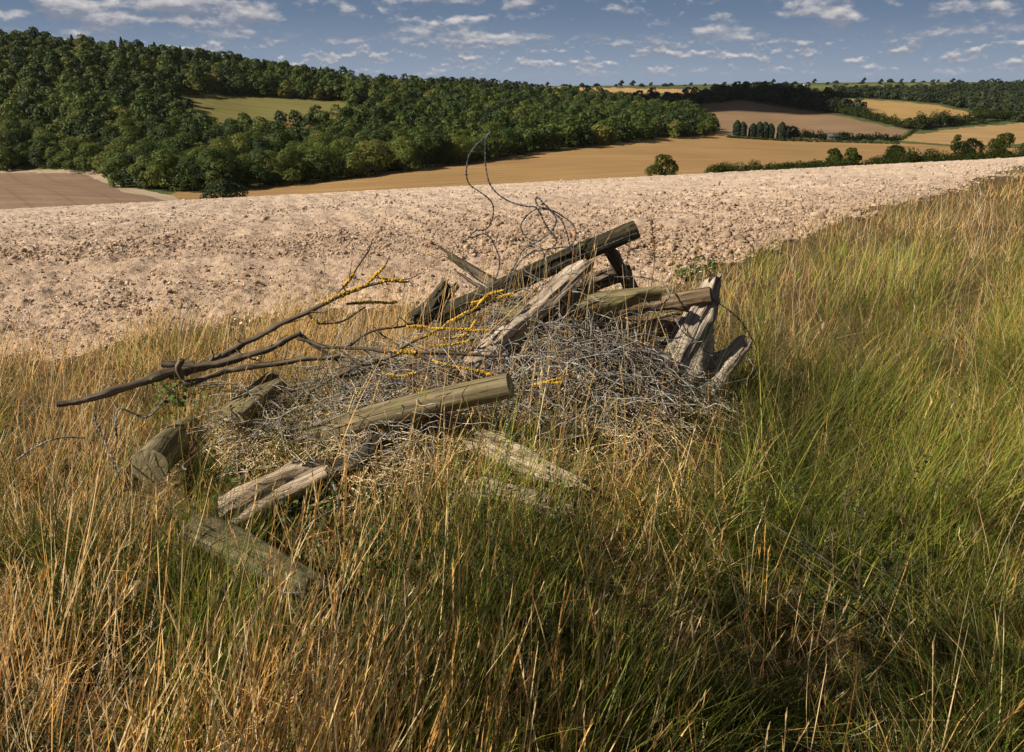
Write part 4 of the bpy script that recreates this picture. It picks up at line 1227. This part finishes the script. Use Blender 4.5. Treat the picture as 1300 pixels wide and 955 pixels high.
barbed([P(*p) for p in [(780, 352, 4.0), (812, 352, 4.05), (838, 358, 4.05), (850, 374, 3.98), (838, 388, 3.93), (810, 398, 3.9), (770, 400, 3.88), (720, 398, 3.88)]], 'grey barbed wire curling round the knotty log', 'g', seed=7)
barbed([P(*p) for p in [(905, 380, 4.0), (930, 398, 4.1), (945, 414, 4.15), (960, 440, 4.2)]], 'dark barbed wire trailing into the grass right of the heap', seed=8, rad=0.0015)
barbed([P(*p) for p in [(852, 395, 3.95), (866, 420, 3.9), (880, 430, 3.9), (902, 452, 3.9), (908, 480, 3.95), (895, 505, 3.9), (930, 515, 3.95)]], 'grey barbed wire draped over the standing silvered trunk', 'g', seed=9)
barbed([P(*p) for p in [(118, 525, 3.1), (125, 545, 3.08), (135, 565, 3.05), (145, 590, 3.0), (152, 610, 2.98)]], 'grey barbed wire hanging in grass left of the sawn post end', 'g', seed=10)
barbed([P(*p) for p in [(226, 488, 3.35), (205, 512, 3.25), (185, 530, 3.2), (150, 520, 3.15), (148, 560, 3.1)]], 'grey barbed wire dangling below the forked dead branch', 'g', seed=11)
barbed([P(*p) for p in [(250, 490, 3.4), (300, 488, 3.45), (322, 505, 3.4), (340, 530, 3.35), (318, 556, 3.3)]], 'grey barbed wire curling over the olive post stub', 'g', seed=12)
barbed([P(*p) for p in [(20, 585, 2.95), (45, 568, 3.0), (75, 556, 3.05), (108, 556, 3.1)]], 'grey barbed wire strand in grass at the left edge', 'g', seed=13)
barbed([S(350, 745, 0.12), S(362, 752, 0.17), S(385, 754, 0.18), S(398, 770, 0.1), S(410, 790, 0.06)], 'grey wire hoop in the grass below the grey green post', 'g', seed=14)
barbed([S(375, 690, 0.1), S(395, 665, 0.12), S(415, 652, 0.12), S(430, 640, 0.1), S(418, 600, 0.08)], 'grey barbed wire right of the pale split log', 'g', seed=15)
barbed([P(*p) for p in [(405, 320, 3.95), (412, 345, 3.9), (400, 362, 3.88), (420, 368, 3.86), (440, 374, 3.86)]], 'thin grey wire sticking up behind the left fork of dead wood', 'g', seed=16, rad=0.0013)

GOLD = np.array([[0.84, 0.53, 0.18], [0.74, 0.43, 0.13], [0.88, 0.63, 0.28], [0.60, 0.32, 0.10], [0.84, 0.62, 0.33]])
PALE = np.array([[0.84, 0.67, 0.39], [0.72, 0.54, 0.29], [0.88, 0.74, 0.47]])
GREEN = np.array([[0.16, 0.20, 0.022], [0.10, 0.14, 0.015], [0.23, 0.25, 0.032], [0.31, 0.29, 0.05], [0.06, 0.09, 0.011]])
DARKG = np.array([[0.045, 0.07, 0.012], [0.03, 0.05, 0.008], [0.065, 0.09, 0.016], [0.06, 0.055, 0.02]])
OLIVE = np.array([[0.19, 0.145, 0.045], [0.26, 0.19, 0.065], [0.13, 0.11, 0.034]])

# ---------------------------------------------------------------- the heap's tangle
def tangle(name, n, seed, length, rad, mat, label, region, lift, K=12, curl=1.0, droop=0.6, cat='tangle', hue=None, ns=4):
    r = np.random.default_rng(seed)
    X = np.empty(0); Y = np.empty(0)
    while len(X) < n:
        x = r.uniform(-1.7, 1.3, n * 3); y = r.uniform(2.9, 4.8, n * 3)
        h = heap(x, y); px, py = proj(x, y, surf(x, y))
        k = (r.uniform(0, 1, n * 3) < region(px, py, h))
        X = np.concatenate([X, x[k]]); Y = np.concatenate([Y, y[k]])
    X, Y = X[:n], Y[:n]
    a = r.uniform(0, 6.283, n); L_ = r.uniform(*length, n)
    k0 = r.normal(0, curl, n) / L_; k1 = r.normal(0, curl, n) / L_ ** 2
    el_ = r.normal(0, 0.5, n)
    t = np.linspace(-0.5, 0.5, K)[None] * L_[:, None]
    ang = a[:, None] + k0[:, None] * t + k1[:, None] * t * t * 1.5
    dl = L_[:, None] / (K - 1)
    xs = X[:, None] + np.cumsum(np.cos(ang), 1) * dl; ys = Y[:, None] + np.cumsum(np.sin(ang), 1) * dl * 0.8
    xs += X[:, None] - xs.mean(1, keepdims=True); ys += Y[:, None] - ys.mean(1, keepdims=True)
    kp = heap(xs, ys).min(1) > 0.035
    X, Y, a, t, xs, ys, el_, L_ = X[kp], Y[kp], a[kp], t[kp], xs[kp], ys[kp], el_[kp], L_[kp]; n = len(X)
    zb = r.uniform(lift[0], lift[1], n)[:, None] + el_[:, None] * t * 0.5 + 0.02 * vnoise(t * 18 + a[:, None] * 9, t * 0 + X[:, None] * 7, seed=seed)
    follow = droop
    zs = near_z(xs, ys) + heap(xs, ys) * follow + heap(X, Y)[:, None] * (1 - follow) + zb
    zs = np.maximum(zs, near_z(xs, ys) + 0.01)
    Pt = np.stack([xs, ys, zs], -1)
    R = np.exp(r.normal(math.log(rad), 0.3, n))[:, None] * np.linspace(1.1, 0.75, K)[None]
    v, q = vtubes(Pt, R, ns)
    at = {}
    if hue is not None:
        at['hue'] = np.repeat(hue(r, n), K * ns, 0)
    o = add(name, mesh_np(name, v, q, [mat], at, True))
    return tag(o, label, cat, kind='stuff')

def reg_heap(px, py, h):
    return sstep(0.13, 0.33, h)
def straw_hue(r, n):
    return PALE[r.integers(0, 3, n)] * r.uniform(0.55, 1.0, (n, 1))
def reg_left(px, py, h):
    return sstep(0.06, 0.2, h) * np.interp(px, [150, 450, 650, 900], [1, 0.9, 0.55, 0.4])
def reg_right(px, py, h):
    return sstep(0.10, 0.30, h) * np.where(px > 640, 1.0, 0.35)
tangle('wire_tangle', 1600, 71, (0.4, 1.5), 0.0018, M_wire, 'mass of tangled old grey fencing wire covering the heap', reg_heap, (-0.03, 0.13), 30, 3.4, 0.75, 'wire')
def twig_hue(r, n):
    c = np.array([[0.20, 0.155, 0.115], [0.34, 0.28, 0.22], [0.08, 0.058, 0.04], [0.42, 0.30, 0.16], [0.40, 0.34, 0.28]])
    return c[r.integers(0, 5, n)] * r.uniform(0.5, 1.05, (n, 1))
M_twig = grass_mat('dry twigs', 0.0)
tangle('brushwood', 3600, 72, (0.12, 0.5), 0.0020, M_twig, 'dry grey brown brushwood packed between the timbers of the heap', reg_heap, (-0.05, 0.06), 8, 0.7, 0.8, 'brushwood', twig_hue)
tangle('brushwood', 1700, 73, (0.10, 0.40), 0.0019, M_twig, 'fine dry twigs in the right half of the heap', reg_right, (0.0, 0.10), 8, 0.9, 0.6, 'brushwood', twig_hue)

tangle('straw', 8000, 74, (0.08, 0.32), 0.0017, M_twig, 'dry bleached straw matted among the wire on the heap', reg_left, (-0.02, 0.07), 6, 0.6, 0.9, 'straw', straw_hue, 3)

# ---------------------------------------------------------------- grass
CLEAR = [(515, 590, 120, 45), (350, 665, 95, 55), (335, 765, 100, 55), (190, 660, 50, 80), (665, 668, 90, 42), (870, 560, 90, 55), (180, 800, 50, 40)]
HOLLOW = (188, 665, 1, 1)
class Blades:
    def __init__(self): self.parts = []
    def put(self, root, h, lean, curve, width, hue, K=4, face=None, seed=0, tipw=0.12, kink=0.0):
        r = np.random.default_rng(seed)
        n = len(root)
        t = np.linspace(0, 1, K + 1)[None, :, None]
        h = h[:, None, None]
        L3 = np.concatenate([lean, np.zeros((n, 1))], 1)[:, None]
        C3 = np.concatenate([curve, np.zeros((n, 1))], 1)[:, None]
        horiz = (L3 * t + C3 * t ** 2) 
        m = np.linalg.norm(horiz, axis=-1, keepdims=True)
        up_ = np.sqrt(np.maximum(t ** 2 * 1.0 + 0.0 * m - np.minimum(m, 0.93 * t) ** 2 * 0.9, 0.0))
        p = root[:, None] + h * (horiz + np.array([0, 0, 1.0]) * up_)
        if kink:                                    # some stems are snapped over
            km = np.where(r.uniform(0, 1, n) < kink)[0]; kk = max(1, int(K * 0.55)); aa = r.uniform(0, 6.283, len(km))
            dv = np.stack([np.cos(aa), np.sin(aa), r.uniform(-0.7, 0.35, len(km))], -1)
            for j in range(kk + 1, K + 1):
                p[km, j] = p[km, kk] + dv * (h[km, 0] * (j - kk) / K)
        a = r.uniform(0, np.pi, n) if face is None else face
        side = np.stack([np.cos(a), np.sin(a), np.zeros(n)], -1)[:, None]
        w_ = width[:, None, None] * 0.5 * (1 - (1 - tipw) * t ** 1.6)
        v = np.stack([p - side * w_, p + side * w_], 2).reshape(-1, 3)
        b = np.arange(n)[:, None] * (K + 1) * 2 + np.arange(K)[None] * 2
        q = np.stack([b, b + 1, b + 3, b + 2], -1).reshape(-1, 4)
        self.parts.append((v, q, np.repeat(hue, (K + 1) * 2, 0)))
        return p
    def build(self, name, label, cat='grass'):
        off = 0; vs, qs, hs = [], [], []
        for v, q, h in self.parts:
            vs.append(v); qs.append(q + off); hs.append(h); off += len(v)
        o = add(name, mesh_np(name, np.concatenate(vs), np.concatenate(qs), [M_grass], {'hue': np.concatenate(hs)}))
        return tag(o, label, cat, kind='stuff')

def roots(n, seed, py0=205, py1=1500, px0=-260, px1=1560, ymin=0.9, power=1.0):
    r = np.random.default_rng(seed)
    px = r.uniform(px0, px1, n); py = py0 + (py1 - py0) * r.uniform(0, 1, n) ** power
    u, s = ray(px, py)
    b = s + A1 - BX * u
    disc = np.maximum(b * b - 4 * A2 * EYE, 0)
    Y = (-b - np.sqrt(disc)) / (2 * A2)
    ok = (Y > ymin) & (Y < 46)
    X, Y, px, py = (u * Y)[ok], Y[ok], px[ok], py[ok]
    Z = surf(X, Y) + 0.02 * fbm(X * 1.5, Y * 1.5, seed=19) * (1 if True else 0) - 0.012
    v = verge(X, Y, near_z(X, Y))
    px2, py2 = proj(X, Y, Z)
    v = np.where(((px2 - HOLLOW[0]) / HOLLOW[2]) ** 2 + ((py2 - HOLLOW[1]) / HOLLOW[3]) ** 2 < 1, -99, v)
    return np.stack([X, Y, Z], -1), px2, py2, v, r

def pick(pal, r, n):
    return pal[r.integers(0, len(pal), n)] * r.uniform(0.72, 1.2, (n, 1))

def clear(px, py):
    """0..1 near the timbers that lie low in the grass, where the grass is thin and trodden"""
    c = 0 * px
    for x0, y0, a, b in CLEAR:
        c = np.maximum(c, np.exp(-(((px - x0) / a) ** 2 + ((py - y0) / b) ** 2) ** 2))
    return c

def tuft(X, Y):
    """-1..1: tussocks about a foot across, hollows between them"""
    f = np.clip(4.0 / Y, 0.3, 1)
    return fbm(X * 3.4 * f, Y * 2.6 * f, seed=191, octaves=3)

def gold_share(px, py, X, Y):
    """how much of the grass is dead and golden at a place of the verge"""
    g = np.interp(px, [-300, 0, 300, 520, 700, 860, 960, 1150, 1300, 1600], [0.72, 0.72, 0.70, 0.62, 0.58, 0.42, 0.28, 0.30, 0.42, 0.5])
    g = g + 0.52 * sstep(420, 270, py) * sstep(820, 1000, px)          # back of the verge is dry
    g = g + 0.30 * sstep(480, 420, py) * sstep(640, 500, px)           # and so is its edge at the left
    g = g - 0.34 * sstep(560, 720, py)
    return np.clip(g + np.interp(py, [540, 680], [0.62, 0.25]) * fbm(X * 0.9, Y * 0.8, seed=77, octaves=3), 0.03, 0.97)

B_low, B_dry, B_stem = Blades(), Blades(), Blades()

# 1. undergrowth of leaf blades
root, px, py, v, r = roots(300000, 81, 205, 1400, power=1.0)
k = (v > 0) & (r.uniform(0, 1, len(v)) < sstep(-2, 22, v) * np.clip(0.60 + 1.3 * tuft(root[:, 0], root[:, 1]), 0.42, 1) * np.interp(py, [520, 640, 900], [1, 0.52, 0.30]) * (1 - 0.65 * sstep(0.10, 0.30, heap(root[:, 0], root[:, 1]))))
root, px, py = root[k], px[k], py[k]; n = len(root)
X, Y = root[:, 0], root[:, 1]
g = gold_share(px, py, X, Y)
dry = r.uniform(0, 1, n) < g
right = sstep(850, 980, px)
clump = np.clip(0.85 + 0.9 * tuft(X, Y), 0.25, 2.0)
h = r.uniform(0.08, 0.26, n) * (1 + 0.55 * right) * clump * (1 + 0.2 * r.normal(0, 1, n) ** 2 * 0.4) * (1 - 0.6 * clear(px, py))
ldir = 0.9 * fbm(X * 0.7, Y * 0.7, seed=92, octaves=2) * np.pi * 0.8
la = 0.35 * ldir + r.uniform(-np.pi, np.pi, n)
lm = np.abs(r.normal(0.25, 0.20, n)); cm = np.abs(r.normal(0.42, 0.28, n))
lean = np.stack([np.cos(la), np.sin(la)], -1) * lm[:, None]; curve = np.stack([np.cos(la), np.sin(la)], -1) * cm[:, None]
wd = r.uniform(0.0034, 0.0072, n) * np.maximum(1, Y / 5.0) ** 0.75 * (1 - 0.35 * right)
bright = np.clip(0.82 + 0.75 * fbm(X * 1.3, Y * 1.1, seed=98, octaves=3), 0.4, 1.5)[:, None]
hue = bright * np.where(dry[:, None], np.where(r.uniform(0, 1, (n, 1)) < 0.5, pick(OLIVE, r, n), pick(GOLD, r, n) * 0.85), np.where(r.uniform(0, 1, (n, 1)) < np.interp(py, [460, 640, 760], [0.1, 0.55, 0.8])[:, None], pick(DARKG, r, n), pick(GREEN, r, n)))  # more dark blades towards the viewer: dark weeds and painted-in foreground shade
B_low.put(root, h, lean, curve, wd, hue, 4, seed=811)

# 2. dry thatch: short, flattened, straw coloured
root, px, py, v, r = roots(50000, 82, 205, 1300, power=1.05)
hp = heap(root[:, 0], root[:, 1])
k = (v > -2) & (r.uniform(0, 1, len(v)) < np.clip(gold_share(px, py, root[:, 0], root[:, 1]) + 0.5 * (hp > 0.05), 0, 1))
root, px, py = root[k], px[k], py[k]; n = len(root); Y = root[:, 1]
la = r.uniform(0, 6.283, n)
lean = np.stack([np.cos(la), np.sin(la)], -1) * r.uniform(0.5, 0.95, (n, 1)); curve = lean * r.uniform(-0.4, 0.3, (n, 1))
hue = np.where(r.uniform(0, 1, (n, 1)) < 0.6, pick(GOLD, r, n) * 0.8, pick(PALE, r, n) * 0.9)
root[:, 2] += r.uniform(0, 0.10, n)
B_dry.put(root, r.uniform(0.08, 0.26, n) * (1 - 0.5 * clear(px, py)), lean, curve, r.uniform(0.0018, 0.0036, n) * np.maximum(1, Y / 5.0) ** 0.75, hue, 3, seed=821)

# 3. tall dead stems, leaning to the right, thickest at the left
def stems(n0, seed, dens, hr, wr, pal, py0=205, py1=1350, power=1.0, leanx=0.25, spread=0.16, heads=True, gate=None):
    root, px, py, v, r = roots(n0, seed, py0, py1, power=power)
    X, Y = root[:, 0], root[:, 1]
    cl = sstep(-0.25, 0.55, fbm(X * 2.6, Y * 2.0, seed=93, octaves=3))
    k = (v > -6) & (r.uniform(0, 1, len(v)) < dens(px, py) * (0.15 + 1.0 * cl) * (1 - 0.55 * clear(px, py)))
    root, px, py = root[k], px[k], py[k]; n = len(root); X, Y = root[:, 0], root[:, 1]
    h = r.uniform(*hr, n) * (0.85 + 0.3 * vnoise(X * 1.5, Y * 1.5, seed=94)) * np.interp(px, [0, 500, 700, 1000], [1.0, 1.0, 0.92, 0.85])
    h = h * (1 - 0.45 * sstep(30, -6, v[k])) * (1 - 0.35 * clear(px, py)) * np.where((px > 560) & (px < 980) & (py > 480) & (py < 720), 0.72, 1)
    lx = leanx * np.interp(px, [-200, 300, 600, 800, 1000, 1300], [1.25, 1.05, 0.45, 0.1, 0.05, 0.2])
    lean = np.stack([lx + r.normal(0, spread, n), r.normal(0.0, spread, n)], -1)
    curve = np.stack([lx * 0.12 + r.normal(0, 0.07, n), r.normal(0, 0.07, n)], -1)
    w_ = r.uniform(*wr, n) * np.maximum(1, Y / 5.0) ** 0.8 * np.interp(px, [300, 700, 1000], [1.0, 0.85, 0.62]) * np.interp(Y, [2.2, 3.5], [1.0, 0.78])
    hue = pick(pal, r, n)
    p = B_stem.put(root, h, lean, curve, w_, hue, 6, face=r.normal(0, 0.6, n), seed=seed + 5, tipw=0.45, kink=0.10)
    if heads:
        hk = r.uniform(0, 1, n) < 0.55
        P6, P5 = p[hk][:, 6], p[hk][:, 5]
        d = norm(P6 - P5); m_ = len(P6)
        for s in range(7):
            f = s / 6.0
            base = P6 - d * (0.085 * (1 - f))
            sp = np.where((s % 2) == 0, 1, -1) * 0.30
            ln = np.stack([d[:, 0] * 1.0 + sp * r.uniform(0.2, 1, m_), d[:, 1] + r.normal(0, 0.25, m_)], -1)
            B_stem.put(base, np.full(m_, 0.022) * r.uniform(0.7, 1.5, m_), ln * 0.7, ln * 0.0, np.full(m_, 0.0034) * np.maximum(1, P6[:, 1] / 5) ** 0.8, hue[hk] * r.uniform(0.7, 1.1, (m_, 1)), 1, seed=seed + 20 + s, tipw=0.2)
    return n

def d_main(px, py):
    d = np.interp(px, [-260, 60, 430, 600, 800, 930, 1100, 1300, 1500], [1.0, 1.1, 1.0, 0.78, 0.66, 0.40, 0.22, 0.34, 0.4])
    d = d * np.interp(py, [200, 330, 430, 520, 620, 720, 900, 1300], [0.75, 0.65, 0.85, 0.95, 0.75, 0.45, 0.34, 0.34])
    d = np.where(px < 520, np.maximum(d, 0.56 * sstep(560, 420, px)), d)
    # the heap's front, open ground before the pale logs, the shaded hollow
    d = d * (1 - 0.15 * sstep(0.12, 0.3, heap_at(px, py)))
    return d
def heap_at(px, py):
    return np.interp(px, [150, 330, 450, 640, 880, 940], [0, 0.3, 0.4, 0.4, 0.4, 0]) * sstep(690, 600, py) * sstep(380, 420, py)
n1 = stems(14000, 83, d_main, (0.36, 0.82), (0.0026, 0.0050), GOLD)
n2 = stems(4500, 84, d_main, (0.30, 0.72), (0.0026, 0.0046), PALE, spread=0.30, leanx=0.2)
n4 = stems(9000, 87, d_main, (0.18, 0.45), (0.0026, 0.0046), GOLD, spread=0.34, leanx=0.3, heads=False)
# low stems at the field's edge and the dry back of the verge
def d_back(px, py):
    return np.where(px > 820, sstep(480, 380, py), sstep(540, 470, py)) * np.interp(px, [-200, 500, 560, 800, 1000, 1500], [1, 0.9, 0.3, 0.5, 0.9, 1.0])
def d_front(px, py):
    return np.exp(-((px - 600) / 190) ** 2) * sstep(520, 560, py) * sstep(720, 640, py) + 0.9 * np.exp(-((px - 690) / 22) ** 2) * sstep(590, 610, py) * sstep(660, 640, py) + 0.7 * np.exp(-((px - 230) / 90) ** 2) * sstep(600, 640, py) * sstep(800, 720, py)
n5 = stems(2600, 88, d_front, (0.42, 0.80), (0.0028, 0.0050), np.vstack([GOLD, PALE]), 520, 820, spread=0.13, leanx=0.26)
n3 = stems(34000, 85, d_back, (0.22, 0.60), (0.0028, 0.0050), np.vstack([GOLD, PALE]), 205, 560, leanx=0.22, spread=0.2, heads=False)
# green long blades of the right half, combed over
root, px, py, v, r = roots(150000, 86, 215, 1250)
X, Y = root[:, 0], root[:, 1]
pg = sstep(820, 930, px) * sstep(300, 380, py) * np.clip(0.65 + 0.8 * fbm(X * 0.9, Y * 0.9, seed=95), 0, 1) + 0.16
k = (v > 4) & (r.uniform(0, 1, len(v)) < pg * np.clip(0.5 + 1.3 * tuft(X, Y), 0.03, 1) * (1 - 0.8 * sstep(0.1, 0.25, heap(X, Y))))
root, px, py = root[k], px[k], py[k]; n = len(root); X, Y = root[:, 0], root[:, 1]
la = 0.3 + 0.9 * fbm(X * 0.6, Y * 0.6, seed=96, octaves=2) + r.normal(0, 0.95, n)
lean = np.stack([np.cos(la), np.sin(la)], -1) * np.abs(r.normal(0.22, 0.15, n))[:, None]
curve = np.stack([np.cos(la), np.sin(la)], -1) * np.abs(r.normal(0.20, 0.20, n))[:, None]
hue = np.where(r.uniform(0, 1, (n, 1)) < 0.78, pick(GREEN, r, n) * 1.3, pick(OLIVE, r, n))
hue = hue * np.clip(0.85 + 0.9 * fbm(X * 1.1, Y * 0.9, seed=99, octaves=3), 0.3, 1.5)[:, None]
B_low.put(root, r.uniform(0.22, 0.52, n) * np.clip(0.95 + 0.7 * fbm(X * 1.4, Y * 1.1, seed=100, octaves=2), 0.45, 1.6), lean, curve, r.uniform(0.0020, 0.0040, n) * np.maximum(1, Y / 5.0) ** 0.7, hue, 6, seed=861)
B_low.build('green_grass', 'tangled green and olive grass blades of the verge')
B_dry.build('dry_thatch', 'flattened straw coloured dead grass between the stems')
B_stem.build('dry_grass', 'tall golden dead grass stems leaning to the right')
print('stems', n1, n2, n3)

# ---------------------------------------------------------------- weeds
def leaf_sprays(acc, ctr, n, spread, size, r, tint):
    p = ctr + r.normal(0, 1, (n, 3)) * spread
    p[:, 2] = np.maximum(p[:, 2], surf(p[:, 0], p[:, 1]) + 0.02)
    d = np.stack([r.normal(0, 0.6, n), r.normal(-0.2, 0.6, n), np.ones(n)], -1)
    leaf_quads(p, d, size, r, np.clip(tint + r.normal(0, 0.18, n), 0, 1), acc)

r = np.random.default_rng(97)
acc = Acc()
for i in range(150):
    px_, py_ = r.uniform(430, 740), r.uniform(640, 860)
    leaf_sprays(acc, S(px_, py_, 0.04) + np.array([0, 0, 0.06]), 38, np.array([0.05, 0.05, 0.05]), 0.010, r, 0.35)
for i in range(30):
    px_, py_ = r.uniform(250, 420), r.uniform(610, 680)
    leaf_sprays(acc, S(px_, py_, 0.04) + np.array([0, 0, 0.04]), 12, np.array([0.04, 0.04, 0.03]), 0.012, r, 0.6)
for i in range(16):
    px_, py_ = r.uniform(205, 260), r.uniform(488, 515)
    leaf_sprays(acc, P(px_, py_, 3.3), 9, np.array([0.03, 0.03, 0.03]), 0.012, r, 0.85)
o = add('leafy_weeds', acc.mesh('leafy_weeds', [M_weed]))
tag(o, 'low dark leafy weeds growing through the grass before the heap', 'weeds', kind='stuff')

def shrub(name, ctr, rad, nt_, leaves, label, seed, mat, tint=0.2, lsize=0.009):
    r = np.random.default_rng(seed)
    t = empty(name, ctr, label, 'plant')
    acc = Acc(); lv = Acc()
    for i in range(nt_):
        a = r.uniform(0, 6.283); e = r.uniform(0.3, 1.2)
        d = np.array([math.cos(a) * math.cos(e), math.sin(a) * math.cos(e), math.sin(e)])
        L_ = rad * r.uniform(0.6, 1.15)
        mid_ = d * L_ * 0.5 + r.normal(0, 0.03, 3); end = d * L_ + r.normal(0, 0.06, 3) + np.array([0, 0, -0.1 * L_])
        c = spline([np.zeros(3), mid_, end], 10)
        v, q = vtubes(c[None], np.linspace(0.0035, 0.0012, 10)[None], 5); acc.put(v, q)
        for s in range(5):
            j = int(r.integers(3, 10)); b = c[j]; dd = norm(d + r.normal(0, 0.8, 3)); e2 = b + dd * r.uniform(0.05, 0.14)
            v, q = vtubes(spline([b, e2], 4)[None], np.linspace(0.0016, 0.0008, 4)[None], 4); acc.put(v, q)
            pp = b + (e2 - b) * r.uniform(0, 1.05, (leaves, 1)) + r.normal(0, 0.008, (leaves, 3))
            leaf_quads(pp, r.normal(0, 0.5, (leaves, 3)) + np.array([0, 0, 1]), lsize, r, np.clip(tint + r.normal(0, 0.15, leaves), 0, 1), lv)
    add('twigs', acc.mesh('twigs', [M_bark], True), t)
    add('leaves', lv.mesh('leaves', [mat]), t)
    return t
shrub('thorn_shrub', S(1110, 790), 0.46, 30, 14, 'dark thorny shrub with small leaves in the grass at the lower right', 401, M_weed, 0.2, 0.0062)
shrub('thorn_shrub', S(600, 800), 0.34, 26, 16, 'low dark leafy shrub in the grass below the heap centre', 402, M_weed, 0.45, 0.007)

# unseen hawthorn added beside the viewer to throw broken shade on the nearest grass
r = np.random.default_rng(430)
t = empty('added_shade_tree', (-1.9, 0.72, near_z(-1.9, 0.72)), 'unseen hawthorn added beside the viewer to shade the nearest grass', 'tree')
acc = Acc(); cen, rad = crown(acc, r, 3.3, 0.95, 1.3, 2500, 0.034, 30, 0.0, 0.5)
add('crown', acc.mesh('crown', [M_leaf]), t); add('trunk', trunk_mesh('trunk', r, 2.4, 0.06, cen, 9), t)  # crown and trunk of the added unseen shade tree

def flower_plant(name, px, py, h, label, seed, mat):
    r = np.random.default_rng(seed)
    b = S(px, py)
    t = empty(name, b, label, 'plant')
    st, lv, fl = Acc(), Acc(), Acc()
    for i in range(5):
        e = np.array([r.normal(0, 0.10), r.normal(0, 0.08), h * r.uniform(0.65, 1.1)])
        c = spline([np.zeros(3), e * 0.5 + r.normal(0, 0.02, 3), e], 8)
        v, q = vtubes(c[None], np.linspace(0.004, 0.002, 8)[None], 5); st.put(v, q)
        pp = c[r.integers(0, 7, 34)] + r.normal(0, 0.035, (34, 3)); leaf_quads(pp, r.normal(0, 0.6, (34, 3)) + np.array([0, 0, 0.8]), 0.022, r, np.clip(r.normal(0.6, 0.2, 34), 0, 1), lv)
        if i < 2: leaf_quads(e + r.normal(0, 0.008, (12, 3)), r.normal(0, 1, (12, 3)), 0.009, r, r.uniform(0, 1, 12), fl)
    add('stem', st.mesh('stem', [M_weed_stem], True), t); add('leaves', lv.mesh('leaves', [M_weed]), t); add('flowers', fl.mesh('flowers', [mat]), t)
    return t
M_weed_stem = plain('weed stem', (0.10, 0.12, 0.04), 30)
flower_plant('thistle', 908, 358, 0.26, 'pink flowered leafy weed at the field edge right of the heap', 411, M_flower)
flower_plant('ragwort', 872, 356, 0.22, 'yellow flowered weed at the field edge behind the heap', 412, M_lichen)

def dock(px, py, Y, top, label, seed, col):
    r = np.random.default_rng(seed)
    b = S(px, py) if Y is None else P(px, py, Y)
    t = empty('dock_stalk', b, label, 'plant')
    st, sd = Acc(), Acc()
    c = spline([np.zeros(3), np.array([0.01, 0, top * 0.5]), np.array([-0.02, 0.01, top])], 14)
    v, q = vtubes(c[None], np.linspace(0.0035, 0.0014, 14)[None], 6); st.put(v, q)
    n = 160
    k = r.uniform(0.45, 1.0, n); p = np.stack([np.interp(k, np.linspace(0, 1, 14), c[:, a]) for a in range(3)], -1) + r.normal(0, 0.010, (n, 3))
    leaf_quads(p, r.normal(0, 1, (n, 3)), 0.007, r, r.uniform(0, 1, n), sd)
    m_ = plain('dock ' + str(seed), col, 40)
    add('stem', st.mesh('stem', [m_], True), t); add('seed_head', sd.mesh('seed_head', [m_]), t)
    return t
dock(826, 372, 4.6, 0.44, 'dark brown dried dock stalk upright behind the raised post end', 421, (0.14, 0.075, 0.035))
dock(500, 905, None, 0.20, 'rusty red dried dock stalk in the grass at the bottom centre', 422, (0.30, 0.085, 0.022))

# ---------------------------------------------------------------- summer haze in the valley
m, nt, N, L = material('haze air')
pv = N.new('ShaderNodeVolumePrincipled'); pv.inputs['Color'].default_value = (0.80, 0.87, 1.0, 1); pv.inputs['Density'].default_value = 0.000012
ho = N.new('ShaderNodeOutputMaterial'); L.new(pv.outputs[0], ho.inputs['Volume'])
zlo, zhi = float(min(Zf.min(), gx.min() * BX - 10)) - 1, float(Zf.max()) + 60
a_ = Acc(); box_acc(a_, -7500, 7500, -75, 7000, zlo, zhi)
o = add('haze', a_.mesh('haze', [m])); tag(o, 'thin pale summer haze lying over the far hills', 'haze', kind='stuff')

# ---------------------------------------------------------------- camera and output
cd = bpy.data.cameras.new('camera'); cam = bpy.data.objects.new('camera', cd); C.objects.link(cam)
cd.sensor_fit = 'HORIZONTAL'; cd.sensor_width = 36; cd.lens = F / 1300 * 36
cd.shift_y = -(477.5 - 432.5) / 1300
cd.clip_start = 0.05; cd.clip_end = 30000
cam.location = (0, 0, EYE); cam.rotation_euler = (math.pi / 2 - PITCH, 0, 0)
sc.camera = cam
vs = sc.view_settings
vs.view_transform = 'Standard'; vs.look = 'None'; vs.exposure = 0.75; vs.gamma = 1; vs.use_curve_mapping = False
sc.cycles.max_bounces = 6; sc.cycles.diffuse_bounces = 3; sc.cycles.transmission_bounces = 4
